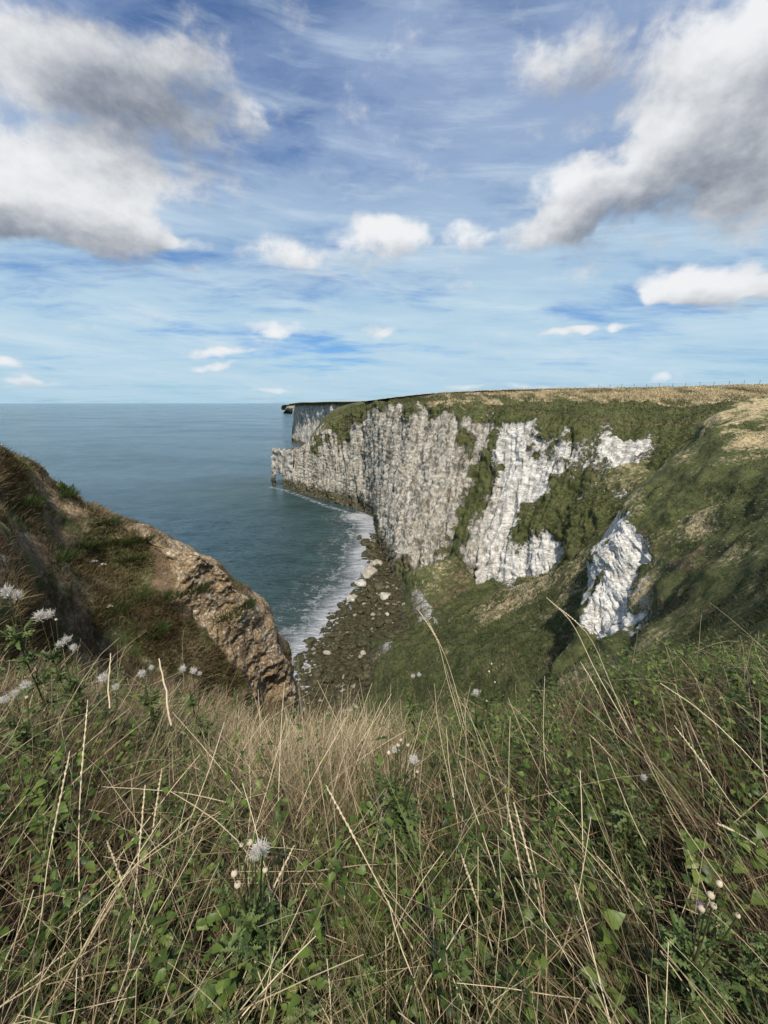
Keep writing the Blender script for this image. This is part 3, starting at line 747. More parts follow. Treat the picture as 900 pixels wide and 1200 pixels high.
    T.put(b.inputs['Roughness'], T.m('MAXIMUM', T.m('MULTIPLY_ADD', T.ss(sl, .35, .7), .16, .10), T.m('MULTIPLY', foam, .85)))
    b.inputs['IOR'].default_value = 1.333; b.inputs['Specular IOR Level'].default_value = .5
    bp = T.node('ShaderNodeBump'); bp.inputs['Strength'].default_value = 1
    w1 = T.noise(T.v('MULTIPLY', pos, (.5, 1.3, 1)), .30, 7, .72)
    w2 = T.noise(T.v('MULTIPLY', pos, (.6, 1.3, 1)), .06, 4, .6)
    T.put(bp.inputs['Height'], T.m('MULTIPLY_ADD', w2, 5.0, T.m('MULTIPLY_ADD', w1, 2.6, T.m('MULTIPLY', foam, .25))))
    bp.inputs['Distance'].default_value = 5.0
    T.l.new(bp.outputs[0], b.inputs['Normal'])
    tag(grid_obj('sea', S, m, o_), kind='structure')
build_sea()

# ================================================================== vegetation
def leaf_mat(name, c0, c1, c2=None, trans=.25, rough=.55):
    """c0..c1..c2 picked by the tint of each blade or leaf"""
    m, T, b, out = new_mat(name)
    t = T.attr('tint'); c = T.mix(T.lin(t, 0, .5 if c2 else 1), c0, c1)
    if c2: c = T.mix(T.lin(t, .5, 1), c, c2)
    T.put(b.inputs['Base Color'], c); b.inputs['Roughness'].default_value = rough; b.inputs['Specular IOR Level'].default_value = .25
    tr = T.node('ShaderNodeBsdfTranslucent'); T.put(tr.inputs[0], c); mx = T.node('ShaderNodeMixShader'); mx.inputs[0].default_value = trans
    T.l.new(b.outputs[0], mx.inputs[1]); T.l.new(tr.outputs[0], mx.inputs[2]); T.l.new(mx.outputs[0], out.inputs[0])
    return m
M_DRY = leaf_mat('dry_straw', (.060, .038, .020), (.32, .24, .13), (.76, .64, .42), .15)
M_GRN = leaf_mat('grass_blade', (.025, .042, .010), (.078, .112, .026), (.18, .20, .07), .3)
M_LEAF = leaf_mat('weed_leaf', (.016, .032, .006), (.060, .098, .016), (.150, .195, .042), .18, .45)
M_FEA = leaf_mat('thistle_leaf', (.034, .055, .016), (.075, .112, .030), (.15, .19, .06), .2)
M_STEM = leaf_mat('green_stem', (.05, .05, .02), (.10, .10, .04), None, .1)
M_SLOPE = leaf_mat('slope_grass', (.030, .040, .012), (.085, .088, .032), (.66, .54, .33), .2)
M_FLUFF = leaf_mat('seed_fluff', (.55, .50, .42), (.82, .79, .73), None, .35, .9)
M_BUD = leaf_mat('seed_bud', (.30, .20, .12), (.62, .52, .36), None, .1)
M_PURP = leaf_mat('thistle_purple', (.35, .12, .42), (.62, .38, .72), None, .3)
M_UMB = leaf_mat('umbel_flower', (.42, .38, .33), (.66, .63, .57), None, .2)
M_TWIG = leaf_mat('brown_twig', (.045, .028, .018), (.10, .065, .04), None, .0)

def unit(v): return v / (np.linalg.norm(v, axis=-1, keepdims=True) + 1e-9)
class Bag:
    """collects quads with a tint per vertex"""
    def __init__(s): s.V = []; s.Fc = []; s.Tn = []; s.n = 0
    def add(s, V, Fc, tint):
        V = V.reshape(-1, 3); s.V.append(V); s.Fc.append(Fc.reshape(-1, 4) + s.n); s.Tn.append(np.broadcast_to(tint, (len(V),)) if np.ndim(tint) == 0 else tint); s.n += len(V)
    def build(s, name, mat, parent=None, smooth=True):
        return mesh_from(name, np.concatenate(s.V), np.concatenate(s.Fc), mat, {'tint': np.concatenate(s.Tn)}, smooth, parent)
    def ribbons(s, root, d, L, bend, width, tint, K=4, taper=1.0, side=None, wave=0.):
        """root n3, d n3 direction, L n, bend n3 (offset of tip in units of L), width n"""
        n = len(root); t = np.linspace(0, 1, K + 1)[None, :, None]
        L = np.broadcast_to(L, (n,)); width = np.broadcast_to(width, (n,)); tint = np.broadcast_to(tint, (n,))
        c = root[:, None] + d[:, None] * L[:, None, None] * t + bend[:, None] * L[:, None, None] * t ** 2
        if wave: 
            wv = RNG.normal(size=(n, 1, 3)) * wave; c = c + wv * L[:, None, None] * np.sin(t * 5.0 + RNG.uniform(0, 6, (n, 1, 1)))*t
        tan = unit(d[:, None] + 2 * bend[:, None] * t)
        if side is None: side = RNG.normal(size=(n, 3))
        sd = unit(np.cross(tan, np.broadcast_to(side[:, None], tan.shape)))
        w = (width[:, None, None] * .5) * np.maximum(1 - taper * t ** 1.6, .08)
        V = np.stack([c - sd * w, c + sd * w], 2)          # n,K+1,2,3
        base = (np.arange(n) * (K + 1) * 2)[:, None]; k = np.arange(K)[None] * 2
        Fc = np.stack([base + k, base + k + 1, base + k + 3, base + k + 2], -1)
        s.add(V, Fc, np.repeat(tint, (K + 1) * 2)); return c
    def tube(s, pts, rad, tint, sides=4):
        pts = np.asarray(pts, float); n = len(pts); rad = np.broadcast_to(rad, (n,))
        tan = unit(np.gradient(pts, axis=0)); a = unit(np.cross(tan, np.array([.3, .2, .93]) if abs(tan[0, 2]) < .9 else np.array([1., .1, 0]))); b = np.cross(tan, a)
        an = np.arange(sides) / sides * 2 * math.pi
        V = pts[:, None] + rad[:, None, None] * (a[:, None] * np.cos(an)[None, :, None] + b[:, None] * np.sin(an)[None, :, None])
        i = np.arange(n * sides).reshape(n, sides); j = np.roll(i, -1, 1)
        s.add(V, np.stack([i[:-1], j[:-1], j[1:], i[1:]], -1), tint)
    def leaves(s, tpl, pos, d, nrm, size, tint, curl=.15):
        """tpl (m,3) in x along, y across, z up with quads"""
        V0, Fc = tpl; n = len(pos); d = unit(d); y = unit(np.cross(nrm, d)); z = np.cross(d, y)
        size = np.broadcast_to(size, (n,)); tint = np.broadcast_to(tint, (n,))
        v = V0[None] * size[:, None, None]
        zz = v[..., 2:3] - curl * (V0[None, :, 0:1] ** 2) * size[:, None, None]
        V = pos[:, None] + v[..., 0:1] * d[:, None] + v[..., 1:2] * y[:, None] + zz * z[:, None]
        FF = Fc[None] + (np.arange(n) * len(V0))[:, None, None]
        s.add(V, FF, np.repeat(tint, len(V0)))
def leaf_tpl(prof, fold=.25, teeth=0.):
    """prof: half widths along the leaf"""
    m = len(prof); V = []; 
    for i, w in enumerate(prof):
        x = i / (m - 1); ww = w * (1 + (teeth if i % 2 else -teeth))
        V += [(x, -ww, fold * ww), (x, 0, 0), (x, ww, fold * ww)]
    Fc = []
    for i in range(m - 1):
        a = i * 3; Fc += [(a, a + 1, a + 4, a + 3), (a + 1, a + 2, a + 5, a + 4)]
    return np.array(V, float), np.array(Fc)
T_OVATE = leaf_tpl([.03, .22, .33, .33, .29, .20, .12, .02], .3, .10)
T_BROAD = leaf_tpl([.05, .34, .42, .38, .40, .26, .22, .10, .01], .2, .16)
T_SPIKE = leaf_tpl([.03, .10, .05, .14, .06, .15, .06, .12, .04, .07, .005], .5, .25)
T_SMALL = leaf_tpl([.02, .16, .14, .01], .3, 0)

def rnd(n, a=0., b=1.): return RNG.uniform(a, b, n)
def azdir(az, tilt):
    """unit vectors; az clockwise from +Y, tilt from vertical"""
    return np.stack([np.sin(tilt) * np.sin(az), np.sin(tilt) * np.cos(az), np.cos(tilt) + 0 * az], -1)
def gpos(x, y): return np.stack([x, y, ground_z(x, y)], -1)
def on_ground(px, py, h):
    """point seen at the pixel that stands h above the bank"""
    d = ray(px, py); lo, hi = .05, 9.
    for _ in range(40):
        mid = (lo + hi) / 2; p = np.array([0, 0, CZ]) + d * mid
        if p[2] > float(ground_z(np.array(p[0]), np.array(p[1]))) + h: lo = mid
        else: hi = mid
    lo = min(lo, 2.7 / np.linalg.norm(d)); return np.array([0, 0, CZ]) + d * lo

def scatter_bank(n, ymin=-.2, ymax=5.2, power=1.25, keep=None):
    out = []; tot = 0
    while tot < n:
        m = n * 4; x = RNG.uniform(-6, 7, m); y = RNG.uniform(ymin, ymax, m)
        r = np.hypot(x, y); p = np.minimum(1, (.55 / r) ** power)
        ok = (RNG.random(m) < p) & (np.abs(x) < 1.15 * y + 1.3) & (r > .3)
        x, y = x[ok], y[ok]
        if keep is not None:
            q = gpos(x, y); q[:, 2] += .4; X, Y = project(q); k = RNG.random(len(x)) < keep(X, Y, x, y); x, y = x[k], y[k]
        out.append(np.stack([x, y], -1)); tot += len(x)
    o = np.concatenate(out)[:n]; return o[:, 0], o[:, 1]
def blob(X, Y, cx, cy, rx, ry): return np.exp(-((X - cx) / rx) ** 2 - ((Y - cy) / ry) ** 2)

def hlimit(x, y, h):
    """keep tops out of the lens: nothing within about half a metre of the viewer stands tall"""
    r = np.hypot(x, y); return np.minimum(h, np.clip(.28 + .55 * (r - .2), .25, 1.0))
# wind direction / lean: to the left on the right-hand side, to the right on the left
def lean_az(x, y):
    return np.where(x > .3, np.radians(-72), np.where(x < -.4, np.radians(55), np.radians(-15)))

def build_grasses():
    # ---- fine dry grass
    b = Bag()
    def kd(X, Y, x, y):
        mat = 1.7 * blob(X, Y, 330, 850, 150, 75) + 1.5 * blob(X, Y, 250, 830, 90, 60) + .8 * blob(X, Y, 60, 800, 110, 70) + .55 * blob(X, Y, 640, 810, 110, 60) + .6 * blob(X, Y, 860, 850, 90, 60) + .34 - .06 * sm(Y, 900, 1000)
        cl = fbm(np.stack([x * 2.2, y * 2.2, 0 * x], -1), 3)
        return np.clip(mat * (.6 + 1.7 * cl), .02, 1)
    n = 47000; x, y = scatter_bank(n, keep=kd, power=1.05); q = gpos(x, y); X, Y = project(q + [0, 0, .4])
    patch = fbm(np.stack([x * 1.7, y * 1.7, 5 + 0 * x], -1), 3)
    az = lean_az(x, y) + patch * 2.2 + RNG.normal(size=n) * .75; tilt = np.abs(RNG.normal(size=n)) * .33 + .12
    L = hlimit(x, y, rnd(n, .28, .68)) * (1 - .42 * sm(y, 1.2, 2.6)); d = azdir(az, tilt)
    bend = np.stack([np.sin(az), np.cos(az), 0 * az], -1) * rnd(n, 0, .45)[:, None] + np.array([0, 0, -1.]) * rnd(n, .0, .42)[:, None]
    pale = np.clip(1.25 * blob(X, Y, 320, 850, 160, 90) + .6 * blob(X, Y, 50, 790, 120, 80) + .5 * blob(X, Y, 640, 800, 120, 60), 0, 1)
    tint = np.clip(rnd(n, -.05, .75) * (.55 + .6 * pale) + .12 * patch + .18 * pale, 0, 1)
    b.ribbons(q, d, L, bend, rnd(n, .0008, .0026), tint, K=6, taper=.6, wave=.045)
    # ---- criss-crossing fallen and broken stems
    n = 9000; x, y = scatter_bank(n, power=1.2, keep=lambda X, Y, x, y: .35 + .65 * (fbm(np.stack([x * 2, y * 2, 9 + 0 * x], -1), 2) > -.1)); q = gpos(x, y) + np.stack([0 * x, 0 * x, rnd(n, .0, .36)], -1)
    az = rnd(n, 0, 6.28); d = azdir(az, rnd(n, .7, 1.65)); b.ribbons(q, d, rnd(n, .12, .55), np.array([0, 0, -1.]) * rnd(n, -.1, .35)[:, None], rnd(n, .0012, .003), rnd(n, 0, .75), K=4, taper=.4, wave=.02)
    # ---- paler straws standing out
    n = 2000; x, y = scatter_bank(n, power=1.25); q = gpos(x, y); az = lean_az(x, y) + RNG.normal(size=n) * .8
    d = azdir(az, rnd(n, .08, .72)); bend = np.stack([np.sin(az), np.cos(az), -.5 + 0 * az], -1) * rnd(n, 0, .28)[:, None]
    b.ribbons(q, d, hlimit(x, y, rnd(n, .40, .80)) * (1 - .45 * sm(y, 1.2, 2.6)), bend, rnd(n, .0018, .0042), rnd(n, .55, 1.), K=7, taper=.5, wave=.035)
    tag(b.build('dry_grass', M_DRY), 'tangle of dead straw-coloured grass covering the bank in front', 'grass', kind='stuff')
    # ---- green grass
    b = Bag(); n = 7000
    kg = lambda X, Y, x, y: np.clip(.15 + .6 * (fbm(np.stack([x * 2.5, y * 2.5, 30 + 0 * x], -1), 2)) + .8 * blob(X, Y, 440, 1080, 160, 120) + .6 * blob(X, Y, 700, 1050, 160, 160) + .4 * blob(X, Y, 100, 1150, 140, 90), .04, 1)
    x, y = scatter_bank(n, keep=kg, power=1.3); q = gpos(x, y); az = lean_az(x, y) + RNG.normal(size=n) * 1.1
    d = azdir(az, rnd(n, .05, .6)); bend = np.stack([np.sin(az), np.cos(az), -.6 + 0 * az], -1) * rnd(n, .05, .5)[:, None]
    b.ribbons(q, d, hlimit(x, y, rnd(n, .22, .52)), bend, rnd(n, .003, .0075), rnd(n), K=5, taper=1.0)
    tag(b.build('green_grass', M_GRN), 'fresh green grass blades growing up through the dead grass', 'grass', kind='stuff')
    # ---- leafy weeds (nettle and bramble height)
    b = Bag(); bs = Bag(); n = 2450
    def kl(X, Y, x, y):
        c = fbm(np.stack([x * 2.4, y * 2.4, 60 + 0 * x], -1), 3)
        w = .12 + .95 * blob(X, Y, 800, 810, 220, 120) + .5 * blob(X, Y, 560, 860, 120, 120) + .5 * blob(X, Y, 60, 930, 150, 80) + .25 * blob(X, Y, 760, 1060, 200, 160) + .3 * blob(X, Y, 180, 1110, 160, 120) + .3 * blob(X, Y, 400, 980, 200, 80)
        w = w * 1.15 * (1 - .93 * blob(X, Y, 320, 840, 150, 85))
        return np.clip(w * (.7 + 2.2 * c), .01, 1)
    x, y = scatter_bank(n, keep=kl, power=.95); q = gpos(x, y); H = hlimit(x, y, rnd(n, .22, .55))
    az = rnd(n, 0, 6.28); d = azdir(az, rnd(n, .0, .45)); bend = np.stack([np.sin(az), np.cos(az), 0 * az], -1) * rnd(n, 0, .3)[:, None]
    bs.ribbons(q, d, H, bend, .004, rnd(n), K=4, taper=.5)
    vary = fbm(np.stack([x * 1.5, y * 1.5, 80 + 0 * x], -1), 2)
    for k in range(8):
        t = .30 + .70 * k / 7.
        for sgn in (0, 1):
            a2 = az + k * 1.57 + sgn * 3.14 + RNG.normal(size=n) * .35
            p = q + d * (H * t)[:, None] + bend * (H * t * t)[:, None]
            el = rnd(n, -.35, .65); dd = np.stack([np.sin(a2) * np.cos(el), np.cos(a2) * np.cos(el), np.sin(el)], -1)
            nr = np.array([0, 0, 1.]) + RNG.normal(size=(n, 3)) * .28
            sz = rnd(n, .020, .050) * (1.15 - .55 * t)
            keepm = RNG.random(n) < .85
            b.leaves(T_OVATE if k % 2 else T_BROAD, p[keepm], dd[keepm], nr[keepm], sz[keepm], np.clip(rnd(n, .0, .75) + .25 * t + .25 * vary - .1, 0, 1)[keepm], curl=.35)
    o = b.build('leafy_weeds', M_LEAF); tag(o, 'low green nettle-like weeds growing among the grass', 'weeds', kind='stuff')
    o = bs.build('weed_stems', M_STEM); tag(o, 'thin green stems carrying the leafy weeds', 'weeds', kind='stuff')
    # ---- fine feathery green sprigs (mayweed, bedstraw)
    b = Bag(); n = 700
    kf = lambda X, Y, x, y: np.clip((.2 + .6 * blob(X, Y, 570, 880, 100, 130) + .5 * blob(X, Y, 230, 870, 160, 90) + .4 * blob(X, Y, 840, 900, 120, 100)) * (.7 + fbm(np.stack([x * 2, y * 2, 90 + 0 * x], -1), 2)), .02, 1)
    x, y = scatter_bank(n, keep=kf, power=1.); q = gpos(x, y); H = hlimit(x, y, rnd(n, .25, .55)); az = rnd(n, 0, 6.28)
    d = azdir(az, rnd(n, .0, .35)); z0 = np.zeros((n, 3)); b.ribbons(q, d, H, z0, .003, rnd(n, 0, .5), K=3, taper=.5)
    for k in range(34):
        t = .25 + .75 * k / 33.; a2 = az + k * 2.4; el = rnd(n, .1, 1.); dd = np.stack([np.sin(a2) * np.cos(el), np.cos(a2) * np.cos(el), np.sin(el)], -1)
        b.leaves(T_SMALL, q + d * (H * t)[:, None], dd, RNG.normal(size=(n, 3)) + [0, 0, 1.], rnd(n, .018, .042) * (1.15 - .5 * t), rnd(n), curl=.2)
    tag(b.build('feathery_weeds', M_FEA), 'fine feathery green sprigs mixed into the bank vegetation', 'weeds', kind='stuff')
build_grasses()

# ------------------------------------------------------------------ single plants in front
def seed_head(root, p, up, kind, r):
    """kind: fluff = open white tuft, bud = closed cream head, flower = purple"""
    up = unit(np.asarray(up, float)); b = Bag()
    # bract cup / bud as a small lathe
    rr = np.array([.15, .62, .95, 1.0, .86, .55, .25]) * r * (.42 if kind == 'fluff' else .5); hh = np.linspace(-.2, 1.35, 7) * r * (.85 if kind != 'fluff' else .6)
    b.tube(p + up[None] * hh[:, None], rr, .25 if kind == 'fluff' else .85, 8)
    cup = b.build('seed_head' , M_BUD, root)
    if kind != 'bud':
        f = Bag(); n = 420 if kind == 'fluff' else 40
        v = unit(RNG.normal(size=(n, 3)) + up * 1.15)
        f.ribbons(p + up * r * .4 + RNG.normal(size=(n, 3)) * r * (.26 if kind == 'fluff' else .05), v, rnd(n, .3, .9) * r, RNG.normal(size=(n, 3)) * .3, r * .07, rnd(n), K=2, taper=.5)
        f.build('fluff' if kind == 'fluff' else 'petals', M_FLUFF if kind == 'fluff' else M_PURP, cup)
def thistle(label, heads, h=.62, leafy=1.0, base_dx=0.0):
    """heads: (px, py, kind, radius) — the plant stands below the mean of its heads"""
    heads = [(a, b_, k_, r_ * (1.3 if k_ == 'bud' else 1.12 if r_ < .02 else 1.)) for a, b_, k_, r_ in heads]
    pts = [on_ground(a, b_, h + .06 + .01 * i) for i, (a, b_, _, _) in enumerate(heads)]
    c = np.mean(pts, 0); bx, by = c[0] + base_dx, c[1] + .02
    base = np.array([bx, by, float(ground_z(np.array(bx), np.array(by)))])
    root = bpy.data.objects.new('thistle', None); COL.objects.link(root); root.location = base
    tag(root, label, 'thistle', 'thistles gone to seed on the bank')
    top = np.array([c[0], c[1], c[2] - .10]) - base
    st = Bag(); t = np.linspace(0, 1, 8)[:, None]
    main = top * t + np.array([.02, .01, 0]) * np.sin(t * 5); st.tube(main, np.linspace(.0045, .0028, 8), .6, 5)
    for p in pts:
        e = p - base; s0 = main[5 if len(pts) > 1 else 6]; tt = np.linspace(0, 1, 5)[:, None]
        st.tube(s0 + (e - s0) * tt + np.array([0, 0, -.02]) * np.sin(tt * 3.14), .0018, .5, 4)
    st.build('stem', M_STEM, root)
    lf = Bag(); n = int(90 * leafy); t = rnd(n, .12, 1.0); p = main[np.minimum((t * 7).astype(int), 7)] + RNG.normal(size=(n, 3)) * .004
    az = rnd(n, 0, 6.28); el = rnd(n, .05, 1.0); d = np.stack([np.sin(az) * np.cos(el), np.cos(az) * np.cos(el), np.sin(el)], -1)
    lf.leaves(T_SPIKE, p, d, np.array([0, 0, 1.]) + RNG.normal(size=(n, 3)) * .4, rnd(n, .05, .11) * (1.2 - .6 * t), rnd(n), curl=.45)
    # short side shoots, dense with small leaves
    m = int(16 * leafy)
    for _ in range(m):
        t0 = random.uniform(.35, .95); s = main[int(t0 * 7)]; a = random.uniform(0, 6.28); dv = np.array([math.sin(a) * .6, math.cos(a) * .6, .75]); Ls = random.uniform(.06, .16) * (1.2 - .5 * t0)
        k = 16; tt = np.linspace(.15, 1, k); pp = s + dv * (Ls * tt)[:, None]; az = rnd(k, 0, 6.28); el = rnd(k, .2, 1.2)
        d = np.stack([np.sin(az) * np.cos(el), np.cos(az) * np.cos(el), np.sin(el)], -1)
        lf.leaves(T_SPIKE, pp, d, np.array([0, 0, 1.]) + RNG.normal(size=(k, 3)) * .4, rnd(k, .018, .042), rnd(k), curl=.3)
    lf.build('foliage', M_FEA, root)
    for p, (_, _, kd, r) in zip(pts, heads):
        seed_head(root, p - base, np.array([random.uniform(-.35, .35), random.uniform(-.5, .1), 1.]), kd, r)
    return root
TH = [
 ('leafy thistle with one open white seed tuft right of centre', [(557, 814, 'fluff', .019), (570, 822, 'bud', .008)], .60, 1.5),
 ('thistle with a cluster of cream seed heads in the middle of the bank', [(455, 884, 'bud', .010), (463, 880, 'fluff', .011), (470, 868, 'bud', .009), (478, 874, 'bud', .009), (466, 874, 'bud', .010), (486, 893, 'fluff', .013), (489, 905, 'bud', .007)], .60, 1.4),
 ('small thistle with two white tufts under the green slope', [(484, 793, 'fluff', .011), (491, 792, 'fluff', .012)], .58, .8),
 ('thistle with a large loose white tuft and round cream buds left of centre', [(308, 997, 'fluff', .021), (294, 988, 'bud', .012), (283, 991, 'bud', .008), (275, 1026, 'bud', .012), (279, 1038, 'bud', .012), (311, 1021, 'bud', .010), (299, 1000, 'fluff', .013)], .60, 1.2),
 ('thistle with two round cream heads and a purple flower at lower right', [(841, 1038, 'bud', .011), (830, 1050, 'bud', .012), (835, 1062, 'bud', .010), (820, 1066, 'flower', .012), (864, 1074, 'bud', .008)], .55, 1.3),
 ('tall thistle with a fluffy white head at the left edge below the spur', [(10, 697, 'fluff', .030), (20, 700, 'fluff', .026)], .62, 1.0),
 ('thistle with a spiky white tuft below the head at the left edge', [(48, 725, 'fluff', .026), (58, 723, 'fluff', .024), (66, 727, 'bud', .010)], .60, 1.0),
 ('thistle with three loose white heads in front of the brown spur', [(70, 757, 'fluff', .016), (79, 751, 'fluff', .018), (88, 760, 'fluff', .016)], .58, 1.1),
 ('thistle with an open white tuft beside a broken pale stick', [(122, 798, 'fluff', .026), (136, 806, 'fluff', .016)], .52, 1.0),
 ('thistle with a ragged white tuft and a small bud against the soil', [(168, 791, 'fluff', .022), (178, 784, 'fluff', .013)], .52, 1.0),
 ('thistle with a wide flat white tuft beside a green sprig', [(215, 786, 'fluff', .020), (226, 788, 'fluff', .020), (234, 790, 'fluff', .012)], .52, .9),
 ('thistle with a spray of white tufts low at the left edge', [(6, 822, 'fluff', .016), (18, 814, 'fluff', .014), (29, 806, 'fluff', .018), (32, 818, 'bud', .010)], .54, 1.0),
 ('thistle with one small white tuft among the leaves at right', [(753, 912, 'fluff', .010)], .48, .9),
 ('thin thistle with pale heads at the foot of the green slope', [(573, 788, 'bud', .009), (580, 800, 'bud', .009), (576, 779, 'bud', .008)], .60, .7),
]
for lb, hd, h, lf in TH: thistle(lb, hd, h, lf)

def stalk(label, trace, h0, h1, w, seed=True, shade=.8):
    """a single tall grass stalk traced base to tip"""
    m = len(trace); hs = np.linspace(h0, h1, m); C = np.array([on_ground(x, y, h) for (x, y), h in zip(trace, hs)])
    C = catmull(C, 14); base = C[0].copy(); root = bpy.data.objects.new('grass_stalk', None); COL.objects.link(root); root.location = base
    tag(root, label, 'grass stalk', 'tall dry grass stalks on the bank'); C = C - base
    b = Bag(); b.tube(C, np.linspace(w, w * .5, 14), shade, 4); b.build('stem', M_DRY, root)
    if seed:
        b = Bag(); t = np.linspace(9.0, 13, 41); p = np.stack([np.interp(t, np.arange(14), C[:, q]) for q in range(3)], -1); rr = np.where(np.arange(41) % 3 == 0, .0048, .0022) * np.interp(t, [9, 10, 12, 13], [.6, 1, .9, .3]); b.tube(p + RNG.normal(size=p.shape) * .0006, rr, rnd(41 * 5, .55, 1.), 5)
        b.build('ear', M_DRY, root)
ST = [
 ('long pale stalk standing upright from the bottom edge near the left corner', [(100, 1205), (94, 1080), (93, 950), (103, 820)], .05, .72, .0026),
 ('pale stalk leaning right up from the lower left corner', [(-10, 1185), (40, 1110), (58, 1000), (82, 880)], .05, .66, .0022),
 ('feathered stalk rising left of the cream thistle buds', [(145, 1210), (152, 1110), (162, 1010), (170, 920)], .1, .60, .0026),
 ('stalk crossing behind the feathered stalk at lower left', [(140, 1170), (170, 1060), (178, 980), (190, 900)], .1, .60, .002),
 ('bright stalk leaning left across the lower left quarter', [(195, 1200), (160, 1110), (145, 1040), (125, 985)], .05, .5, .002),
 ('long stalk running from bottom centre up to the left', [(520, 1170), (480, 1105), (430, 1010), (382, 920)], .08, .62, .0030),
 ('bright stalk slanting right up from the bottom edge left of centre', [(230, 1200), (262, 1140), (300, 1080), (345, 990)], .02, .5, .002),
 ('seeding stalk standing above the middle of the bank', [(432, 1060), (438, 1000), (448, 950), (453, 925)], .2, .62, .0024),
 ('stalk bowed left with a heavy seed head right of centre', [(590, 1210), (578, 1120), (560, 1060), (540, 1000)], .1, .55, .003),
 ('thick cream stalk standing at the bottom right of centre', [(650, 1205), (640, 1120), (628, 1040), (602, 940)], .05, .62, .0036),
 ('cream stalk close behind the thick one at bottom right', [(640, 1190), (626, 1100), (610, 1020), (592, 930)], .1, .6, .003),
 ('stalk arching left over the weeds right of the white thistle', [(760, 1000), (735, 900), (705, 820), (680, 775)], .1, .75, .0024),
 ('long thin stalk leaning left toward the chalk buttress', [(740, 860), (700, 790), (670, 730), (640, 700)], .1, .78, .0028),
 ('thin stalk crossing the stalk in front of the chalk buttress', [(735, 850), (715, 800), (690, 745), (655, 712)], .1, .72, .0018),
 ('forked dry stalk rising above the beach slope', [(540, 850), (525, 800), (512, 750), (488, 712)], .15, .80, .0020),
 ('paired stalk right of the forked one above the beach slope', [(545, 850), (532, 800), (520, 765), (500, 725)], .15, .75, .0018),
 ('pale stalk leaning left at the right edge above the weeds', [(905, 1000), (870, 960), (835, 910), (790, 850)], .2, .62, .0022),
 ('pale stalk lying against the weeds near the right edge', [(905, 1010), (885, 990), (862, 975), (840, 965)], .3, .5, .0026),
 ('slim stalk leaning left across the right half of the bank', [(760, 1000), (735, 930), (718, 890), (690, 860)], .1, .55, .0018),
 ('bent straw running down to the right over the bottom right weeds', [(830, 1110), (760, 1080), (700, 1010), (655, 960)], .1, .5, .0024),
 ('curved straw arching over the left of the bank', [(270, 935), (230, 900), (180, 890), (120, 905)], .3, .55, .002),
 ('long straw lying level across the left of the bank', [(265, 940), (220, 930), (170, 925), (120, 922)], .35, .5, .002),
 ('short broken straw left of the bottom centre', [(420, 1092), (400, 1065), (385, 1048), (378, 1040)], .2, .45, .003),
 ('pale straw slanting right beside the tall green grass', [(380, 1150), (410, 1130), (440, 1120), (462, 1108)], .1, .4, .0022),
]
for lb, tr, h0, h1, w in ST: stalk(lb, tr, h0, h1, w, seed='straw' not in lb)

def stick(label, trace, h0, h1, w, shade=.9):
    hs = np.linspace(h0, h1, len(trace)); C = catmull(np.array([on_ground(x, y, h) for (x, y), h in zip(trace, hs)]), 10); C += RNG.normal(size=C.shape) * w * .35
    b = Bag(); b.tube(C - C[0], np.linspace(w, w * .6, 10), shade, 6); o = b.build('dead_stick', M_DRY); o.location = C[0]
    tag(o, label, 'stick', 'bleached sticks in the bank')
stick('bleached broken stick standing beside the ragged white tuft', [(200, 850), (194, 810), (190, 790), (186, 772)], .2, .56, .0055)
stick('forked pale stick beside the open white tuft', [(128, 830), (127, 800), (129, 780), (129, 766)], .3, .6, .004)

def broad_plant(label, px, py, h, n, size, tall, cat='weed', tpl=None, mat=None, spread=.12):
    c = on_ground(px, py, h); base = np.array([c[0], c[1], float(ground_z(np.array(c[0]), np.array(c[1])))])
    root = bpy.data.objects.new('leafy_plant', None); COL.objects.link(root); root.location = base; tag(root, label, cat)
    st, lf = Bag(), Bag()
    for k in range(tall):
        a = random.uniform(0, 6.28); d = np.array([math.sin(a) * spread, math.cos(a) * spread, h * random.uniform(.75, 1.05)]); t = np.linspace(0, 1, 6)[:, None]
        C = d * t + np.array([0, 0, 0]) ; st.tube(C, .0022, .5, 4)
        m = n; tt = rnd(m, .3, 1.02); p = d * tt[:, None]; az = rnd(m, 0, 6.28); el = rnd(m, -.2, .9)
        dd = np.stack([np.sin(az) * np.cos(el), np.cos(az) * np.cos(el), np.sin(el)], -1)
        lf.leaves(tpl or T_BROAD, p + dd * .008, dd, np.array([0, -.3, 1.]) + RNG.normal(size=(m, 3)) * .3, rnd(m, .7, 1.15) * size, rnd(m, .25, 1), curl=.4)
    st.build('stem', M_STEM, root); lf.build('foliage', mat or M_LEAF, root)
broad_plant('green bush of rounded leaves at the bottom right of the bank', 758, 1125, .42, 12, .045, 5, 'plant')
broad_plant('green plant with lobed leaves left of the cream thistle buds', 228, 1090, .40, 9, .05, 4, 'plant', T_SPIKE if False else None)
broad_plant('pale green rosette of leaves right of centre', 605, 1085, .38, 9, .048, 3, 'plant')
broad_plant('bright green weed standing among dry grass near the far crest', 665, 850, .5, 22, .022, 8, 'plant')
broad_plant('bright green sprig beside the wide white tuft at left', 248, 783, .5, 10, .03, 3, 'plant')
broad_plant('dense dark leafy patch at the left edge of the bank', 25, 930, .42, 16, .04, 7, 'plant')
broad_plant('broad leaved weed in the lower right corner', 868, 985, .45, 11, .045, 5, 'plant')
broad_plant('feathery green thistle foliage at the bottom left of centre', 318, 1125, .42, 70, .035, 9, 'plant', T_SPIKE, M_FEA, .14)
broad_plant('feathery green thistle foliage filling the bottom right corner', 845, 1135, .42, 70, .035, 10, 'plant', T_SPIKE, M_FEA, .16)
